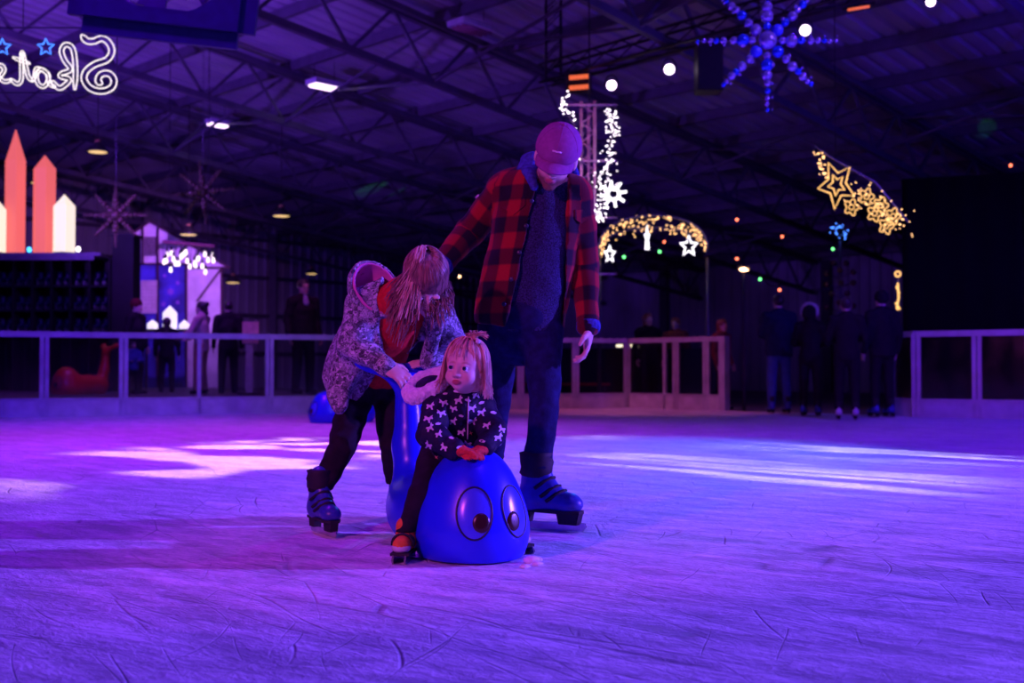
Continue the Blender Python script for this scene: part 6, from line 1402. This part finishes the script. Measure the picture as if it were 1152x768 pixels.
# festoon strings of coloured bulbs
def festoon(label, pts, cols_, Y, anchors):
    P = [at(x, y, Yq) for (x, y), Yq in zip(pts, Y)]; t = thing('festoon_lights', label, 'festoon lights', P[0]); A_ = [at(*anchors[0])]+[p+V3(0, 0, 0.09) for p in P]+[at(*anchors[1])]; line = []
    for a, b in zip(A_, A_[1:]):
        for k in range(6): f_ = k/6; line.append(a.lerp(b, f_)-V3(0, 0, 0.10*4*f_*(1-f_)))
    MB().tube(line+[A_[-1]], 0.008, 4).obj('wire', M_CABLE, t)
    for p, c_ in zip(P, cols_):
        b = MB(); b.ball(p, 0.026, 8, 6); bo_ = b.obj('bulb', c_, t); s_ = MB(); s_.lathe([(0.016, 0.03), (0.018, 0.085)], 8, p); s_.obj('socket', M_CABLE, bo_)
festoon('festoon of red and green bulbs below the warm light arch', [(702, 289), (742, 283), (747, 272)], (L_GRNB, L_GRNB, L_REDB), (20, 20, 20.2), ((660, 285, 20), (790, 262, 20.4)))
festoon('festoon of red and green bulbs left of the gate', [(829, 247), (829, 291), (855, 314), (877, 326)], (L_REDB, L_REDB, L_GRNB, L_REDB), (19.5, 19.5, 19.3, 19), ((829, 200, 19.6), (960, 318, 19)))
festoon('festoon of red and green bulbs beside the display tree', [(880, 266), (937, 280)], (L_REDB, L_GRNB), (21, 21), ((840, 250, 21), (1000, 262, 21)))
festoon('single red festoon bulb at the right picture edge', [(1137, 186)], (L_REDB,), (19,), ((1100, 178, 19), (1175, 190, 19)))
festoon('single warm festoon bulb right of the long-haired skater', [(517, 311)], (L_AMB,), (25,), ((480, 300, 25), (560, 306, 25)))
bp = at(837, 303, 19.8); am = thing('bulkhead_lamp', 'small amber bulkhead lamp under the red festoon bulbs', 'lamp', bp); b = MB(); b.ball((0, 0, 0), (0.09, 0.05, 0.035), 10, 6); b.obj('lens', L_AMB, am, False); MB().box((0, 0.05, 0.03), (0.22, 0.05, 0.08)).obj('housing', M_CABLE, am, False); MB().bar(V3(0, 0.05, -0.04), V3(0, 0.05, -bp.z-0.06), 0.05).obj('post', M_CABLE, am, False)
# bar counter with warm lamps behind the far barrier
bc = thing('bar_counter', 'dark bar counter with a warm lamp strip beyond the far barrier', 'counter', (at(700, 400, 23).x, 23, -0.06)); MB().box((0, 0, 0.55), (3.4, 0.5, 1.1)).obj('cabinet', M_DARKWOOD, bc, False); MB().box((0, -0.02, 1.12), (3.6, 0.62, 0.05)).obj('top', M_DARKWOOD, bc, False)
for px, w in ((698, 0.14), (708, 0.10), (716, 0.16)): p = at(px, 378, 22.8); b = MB(); b.box((p.x-bc.location.x, -0.05, 1.20), (w, 0.06, 0.05)); b.obj('lamp', led('bar_lamp', (1.0, 0.85, 0.55), 3.5), bc, False)
rl = at(640, 432, 22.2); hr_ = thing('handrail', 'thin red handrail beyond the far barrier', 'rail', (rl.x, 22.2, -0.06)); MB().bar(V3(-1.6, 0, rl.z+0.06), V3(0.8, 0, rl.z+0.06), 0.05).obj('rail', mat('red_rail_paint', (0.6, 0.05, 0.04), 0.4), hr_, False)
for xx in (-1.5, -0.4, 0.7): MB().bar(V3(xx, 0, 0), V3(xx, 0, rl.z+0.05), 0.04).obj('upright', M_STEEL, hr_, False)

# ================================================================== CEILING LIGHT FITTINGS
def fitting(label, px, py, wpx, lit):
    p = roof_hit(px, py, 0.35); t = thing('ceiling_light', label, 'ceiling light', p, R(45)); w = wpx/F*p.y
    fr2 = MB(); fr2.box((0, 0, 0.05), (w*1.1, w*0.62, 0.10)); fr2.obj('tray', mat('lamp_tray', (0.5, 0.48, 0.55), 0.4), t, False)
    for k in range(3): b = MB(); b.tube([(-w*0.48, (k-1)*w*0.17, -0.02), (w*0.48, (k-1)*w*0.17, -0.02)], 0.028, 8); b.obj('tube', L_TUBE if lit else mat('unlit_tube', (0.30, 0.12, 0.16), 0.5), t, False)
    for sx in (-1, 1): MB().tube([V3(sx*w*0.4, 0, 0.1), V3(sx*w*0.4, 0, 0.62)], 0.008, 4).obj('rod', M_CABLE, t, False)
fitting('lit three-tube ceiling light left of the plaid jacket', 365, 97, 34, True); fitting('lit three-tube ceiling light further left near the sign', 245, 140, 22, True); fitting('unlit rectangular ceiling light near the top middle', 531, 33, 46, False)
# ================================================================== PEOPLE IN THE BACKGROUND
def crowd(label, px, py_top, Y, base, face, top_c, leg_c, hair_c, skates=False, arms='down', hair='short', extras=(), fat=1.0):
    p = at(px, py_top, Y); H = p.z-base; s = H/1.74 if not skates else (H-0.07)/1.74; lift = 0.07 if skates else 0.0
    a = R(face); fw = V3(math.sin(a), -math.cos(a), 0); rt = fw.cross(V3(0, 0, 1)); o = V3(p.x, Y, base+lift)      # face: 0 looks at the camera, 90 to the picture's right
    q = lambda r, f, z: o+(rt*r+fw*f+V3(0, 0, z))*s
    root = thing('person', label, 'person', (p.x, Y, base))
    J = dict(fwd=fw, pelvis=q(0, 0, 0.95), chest=q(0, 0, 1.22), neck=q(0, 0, 1.46), shR=q(0.19, 0, 1.40), shL=q(-0.19, 0, 1.40), hipR=q(0.09, 0, 0.90), hipL=q(-0.09, 0, 0.90), knR=q(0.11, 0.03, 0.50), knL=q(-0.11, 0.02, 0.50), anR=q(0.12, -0.01, 0.10), anL=q(-0.12, 0.0, 0.10), sole=base+lift+0.03)
    if arms == 'down': J.update(elR=q(0.25, -0.03, 1.12), elL=q(-0.25, -0.03, 1.12), wrR=q(0.26, 0.06, 0.88), wrL=q(-0.26, 0.06, 0.88))
    elif arms == 'front': J.update(elR=q(0.26, 0.06, 1.13), elL=q(-0.26, 0.06, 1.13), wrR=q(0.12, 0.27, 1.10), wrL=q(-0.12, 0.27, 1.10))
    elif arms == 'lean': J.update(elR=q(0.28, 0.10, 1.15), elL=q(-0.28, 0.10, 1.15), wrR=q(0.20, 0.34, 1.06), wrL=q(-0.20, 0.34, 1.06))
    hd = dict(c=q(0, 0.02, 1.62), fr=frame(fw, (0, 0, 1)), s=s); J['head'] = hd
    body(J, root, 0.013, s, fat=1.0)
    h = 0.013; lo = np.array(o)-np.array([0.5, 0.5, 0.1]); hi = np.array(o)+np.array([0.5, 0.5, 1.9*s])
    fd = Field(lo+np.array([0, 0, 0.7*s]), hi, h)
    fd.cone(J['chest'], q(0, 0, 0.88), 0.165*s*fat, 0.175*s*fat, 0.04, flat=(fw, 0.78)); fd.cone(J['neck']+V3(0, 0, -0.03), J['chest'], 0.09*s, 0.15*s, 0.05, flat=(fw, 0.8))
    for k in 'RL':
        fd.cone(J['neck'], J['sh'+k], 0.07*s, 0.07*s, 0.05); fd.cone(J['sh'+k], J['el'+k], 0.072*s*fat, 0.060*s, 0.03); fd.cone(J['el'+k], J['wr'+k], 0.060*s, 0.045*s, 0.02)
    fd.half(q(0, 0, 0.80), (0, 0, -1)); fd.wrinkle(0.012, 22, px*0.1); tp, _ = sdf_obj('jacket', fd, top_c, root)
    fd = Field(lo, lo+np.array([1.0, 1.0, 1.05*s+0.15]), h)
    fd.cone(q(0, 0, 0.98), q(0, 0, 0.88), 0.150*s, 0.150*s, 0.04, flat=(fw, 0.8))
    for k in 'RL': fd.cone(J['hip'+k], J['kn'+k], 0.098*s, 0.074*s, 0.03); fd.cone(J['kn'+k], J['an'+k], 0.074*s, 0.062*s, 0.02)
    fd.half(q(0, 0, 0.075), (0, 0, -1)); sdf_obj('trousers', fd, leg_c, root)
    for k in 'RL':
        an = J['an'+k]
        if skates: skate(root, (an.x, an.y, base), fw, s*0.95, skates if not isinstance(skates, bool) else None, h=0.012)
        else:
            fd = Field(np.array(an)-0.28*s, np.array(an)+0.28*s, 0.012); fd.cone(an, an-fw*0.02*s+V3(0, 0, -0.045*s), 0.052*s, 0.05*s, 0.02); fd.cone(an-fw*0.03*s+V3(0, 0, -0.05*s), an+fw*0.14*s+V3(0, 0, -0.06*s), 0.045*s, 0.04*s, 0.03); fd.half((0, 0, base+0.004), (0, 0, -1)); sdf_obj('shoe', fd, M_BLACKPANT, root)
    c, (r, f, u) = hd['c'], hd['fr']; P = lambda a_, b_, d_: c+(r*a_+f*b_+u*d_)*s; A = np.array([list(r), list(f), list(u)]).T
    fd = Field(np.array(c)-0.34*s, np.array(c)+0.28*s, 0.010); fd.ell(P(0, -0.02, 0.03), (0.088*s, 0.104*s, 0.100*s), A, 0.02); fd.half(P(0, 0.062, 0.02), f*0.8-u*0.6)
    if hair == 'long': fd.cone(P(0, -0.07, 0.0), P(0, -0.085, -0.20), 0.085*s, 0.055*s, 0.04, flat=(f, 0.6))
    if hair == 'bun': fd.ell(P(0, -0.12, 0.07), (0.05*s, 0.05*s, 0.05*s), A, 0.015); fd.cone(P(0, -0.09, -0.02), P(0, -0.13, -0.12), 0.05*s, 0.03*s, 0.03)
    if hair == 'hood': fd.ell(P(0, -0.03, 0.0), (0.125*s, 0.135*s, 0.145*s), A, 0.03); fd.half(P(0, 0.075, 0.0), f)
    if hair == 'beanie': fd.ell(P(0, -0.015, 0.05), (0.098*s, 0.112*s, 0.10*s), A, 0.02)
    sdf_obj({'hood': 'hood', 'beanie': 'beanie'}.get(hair, 'hair'), fd, hair_c, root)
    if 'fur' in extras:
        b = MB(); K = 20
        for k in range(K):
            t = R(-30+240*k/K); b.ball(P(0.125*math.cos(t), -0.03+rnd(0.01), 0.03+0.125*math.sin(t)), (0.032*s, 0.045*s, 0.032*s), 7, 5)
        b.obj('fur_trim', M_FUR, root)
    if 'glasses' in extras:
        b = MB()
        for sx in (-1, 1): b.tube([P(0.034*sx+0.026*math.cos(R(t)), 0.102, -0.002+0.02*math.sin(R(t))) for t in range(0, 360, 30)], 0.004*s, 5, closed=True); b.tube([P(0.06*sx, 0.10, 0.0), P(0.08*sx, 0.0, 0.0)], 0.004*s, 5)
        b.tube([P(-0.01, 0.104, 0), P(0.01, 0.104, 0)], 0.004*s, 5); b.obj('glasses', M_CABLE, root)
    if 'shirt' in extras:
        fd = Field(np.array(J['neck'])-0.2, np.array(J['neck'])+0.2, 0.012); fd.cone(J['neck']+V3(0, 0, -0.10)+fw*0.09, J['neck']+fw*0.045+V3(0, 0, 0.02), 0.05*s, 0.05*s, 0.02); sdf_obj('collar', fd, M_SHIRT, root)
    return root
M_FUR = mat('pale_fur', (0.55, 0.50, 0.55), 0.95, bump=0.6); M_SHIRT = mat('lilac_shirt', (0.35, 0.30, 0.5), 0.8)
C_DARK = cloth('charcoal_coat', (0.018, 0.014, 0.020), 0.85); C_NAVY = cloth('navy_coat', (0.020, 0.022, 0.060), 0.85); C_BLUE = mat('blue_puffer', (0.03, 0.05, 0.28), 0.7); C_TAN = mat('pale_tan_top', (0.52, 0.36, 0.30), 0.85); C_JEAN = cloth('mid_blue_jeans', (0.06, 0.09, 0.26), 0.85, bump=0.2); C_TANL = mat('tan_trousers', (0.34, 0.18, 0.12), 0.85); C_RUST = mat('rust_jacket', (0.30, 0.06, 0.04), 0.85); C_REDH = hair_mat('copper_hair', (0.18, 0.05, 0.02), (0.40, 0.14, 0.06)); C_WSK = mat('white_figure_skate', (0.5, 0.5, 0.56), 0.4)
crowd('spectator with glasses in dark jacket behind the barrier left of the long-haired skater', 341, 314, 18.9, DK, 40, C_DARK, C_DARK, M_HAIRD, extras=('glasses', 'shirt'), fat=1.15)
crowd('spectator with dark tied hair in pale top standing before the chalet', 227, 339, 18.9, DK, -100, C_TAN, C_TANL, M_HAIRD, hair='bun', arms='lean')
crowd('dark-clothed spectator right of the one with tied hair', 257, 338, 19.6, DK, 200, C_DARK, C_DARK, M_HAIRD)
crowd('spectator in black coat standing before the rack pillar', 153, 337, 19.0, DK, 75, C_DARK, C_DARK, cloth('maroon_beanie', (0.10, 0.015, 0.02)), hair='beanie', fat=1.1)
crowd('small child in blue puffer jacket seen through the barrier glass', 150, 384, 18.3, DK, 30, C_BLUE, C_DARK, M_HAIRD, arms='front')
crowd('dark-haired child behind the barrier in front of the white lanterns', 188, 357, 20.4, DK, 190, C_DARK, C_DARK, M_HAIRD, hair='long')
crowd('spectator with copper hair beyond the far barrier nearest the arch', 729, 352, 22.0, -0.06, 20, C_DARK, C_DARK, C_REDH, hair='long')
crowd('spectator in rust jacket beyond the far barrier', 760, 357, 23.6, -0.06, -30, C_RUST, C_DARK, C_REDH)
crowd('spectator with copper hair standing just left of the gate', 812, 359, 20.4, -0.06, 45, C_RUST, C_DARK, C_REDH, hair='long')
crowd('skater in navy coat and blue jeans seen from behind at the gate', 876, 331, 16.9, 0, 185, C_NAVY, C_JEAN, M_HAIRD, skates=True, fat=1.2, arms='front')
crowd('shorter skater with pale fur hood at the gate', 911, 344, 16.1, 0, 150, C_DARK, C_DARK, C_DARK, skates=True, hair='hood', extras=('fur',), arms='front')
crowd('skater in dark clothes with pale skates at the gate', 952, 334, 14.9, 0, 170, C_DARK, C_DARK, M_HAIRD, skates=C_WSK, arms='front')
crowd('black-clothed skater nearest the right barrier', 992, 328, 15.7, 0, 195, C_DARK, C_DARK, C_DARK, skates=True, hair='beanie', fat=1.15)

# ================================================================== SNOW CRUMBS BY THE SEAL
M_SNOW = mat('ice_shavings', (0.8, 0.82, 0.86), 0.9, bump=0.5)
for i, (sx, sy, r_) in enumerate(((598, 633, 0.022), (604, 636, 0.013), (590, 639, 0.012))):
    p = ground(sx, sy); b = MB(); b.ball((0, 0, 0), (r_*1.4, r_, r_*0.7), 8, 6); b.ball((r_, 0.4*r_, 0), (r_*0.8, r_*0.7, r_*0.5), 7, 5)
    o = b.obj('snow_lump', M_SNOW); o.location = (p.x, p.y, r_*0.45); tag(o, ('largest crumb of shaved ice at the right of the blue seal', 'small crumb of shaved ice further right of the blue seal', 'small crumb of shaved ice under the blue seal front')[i], 'snow')
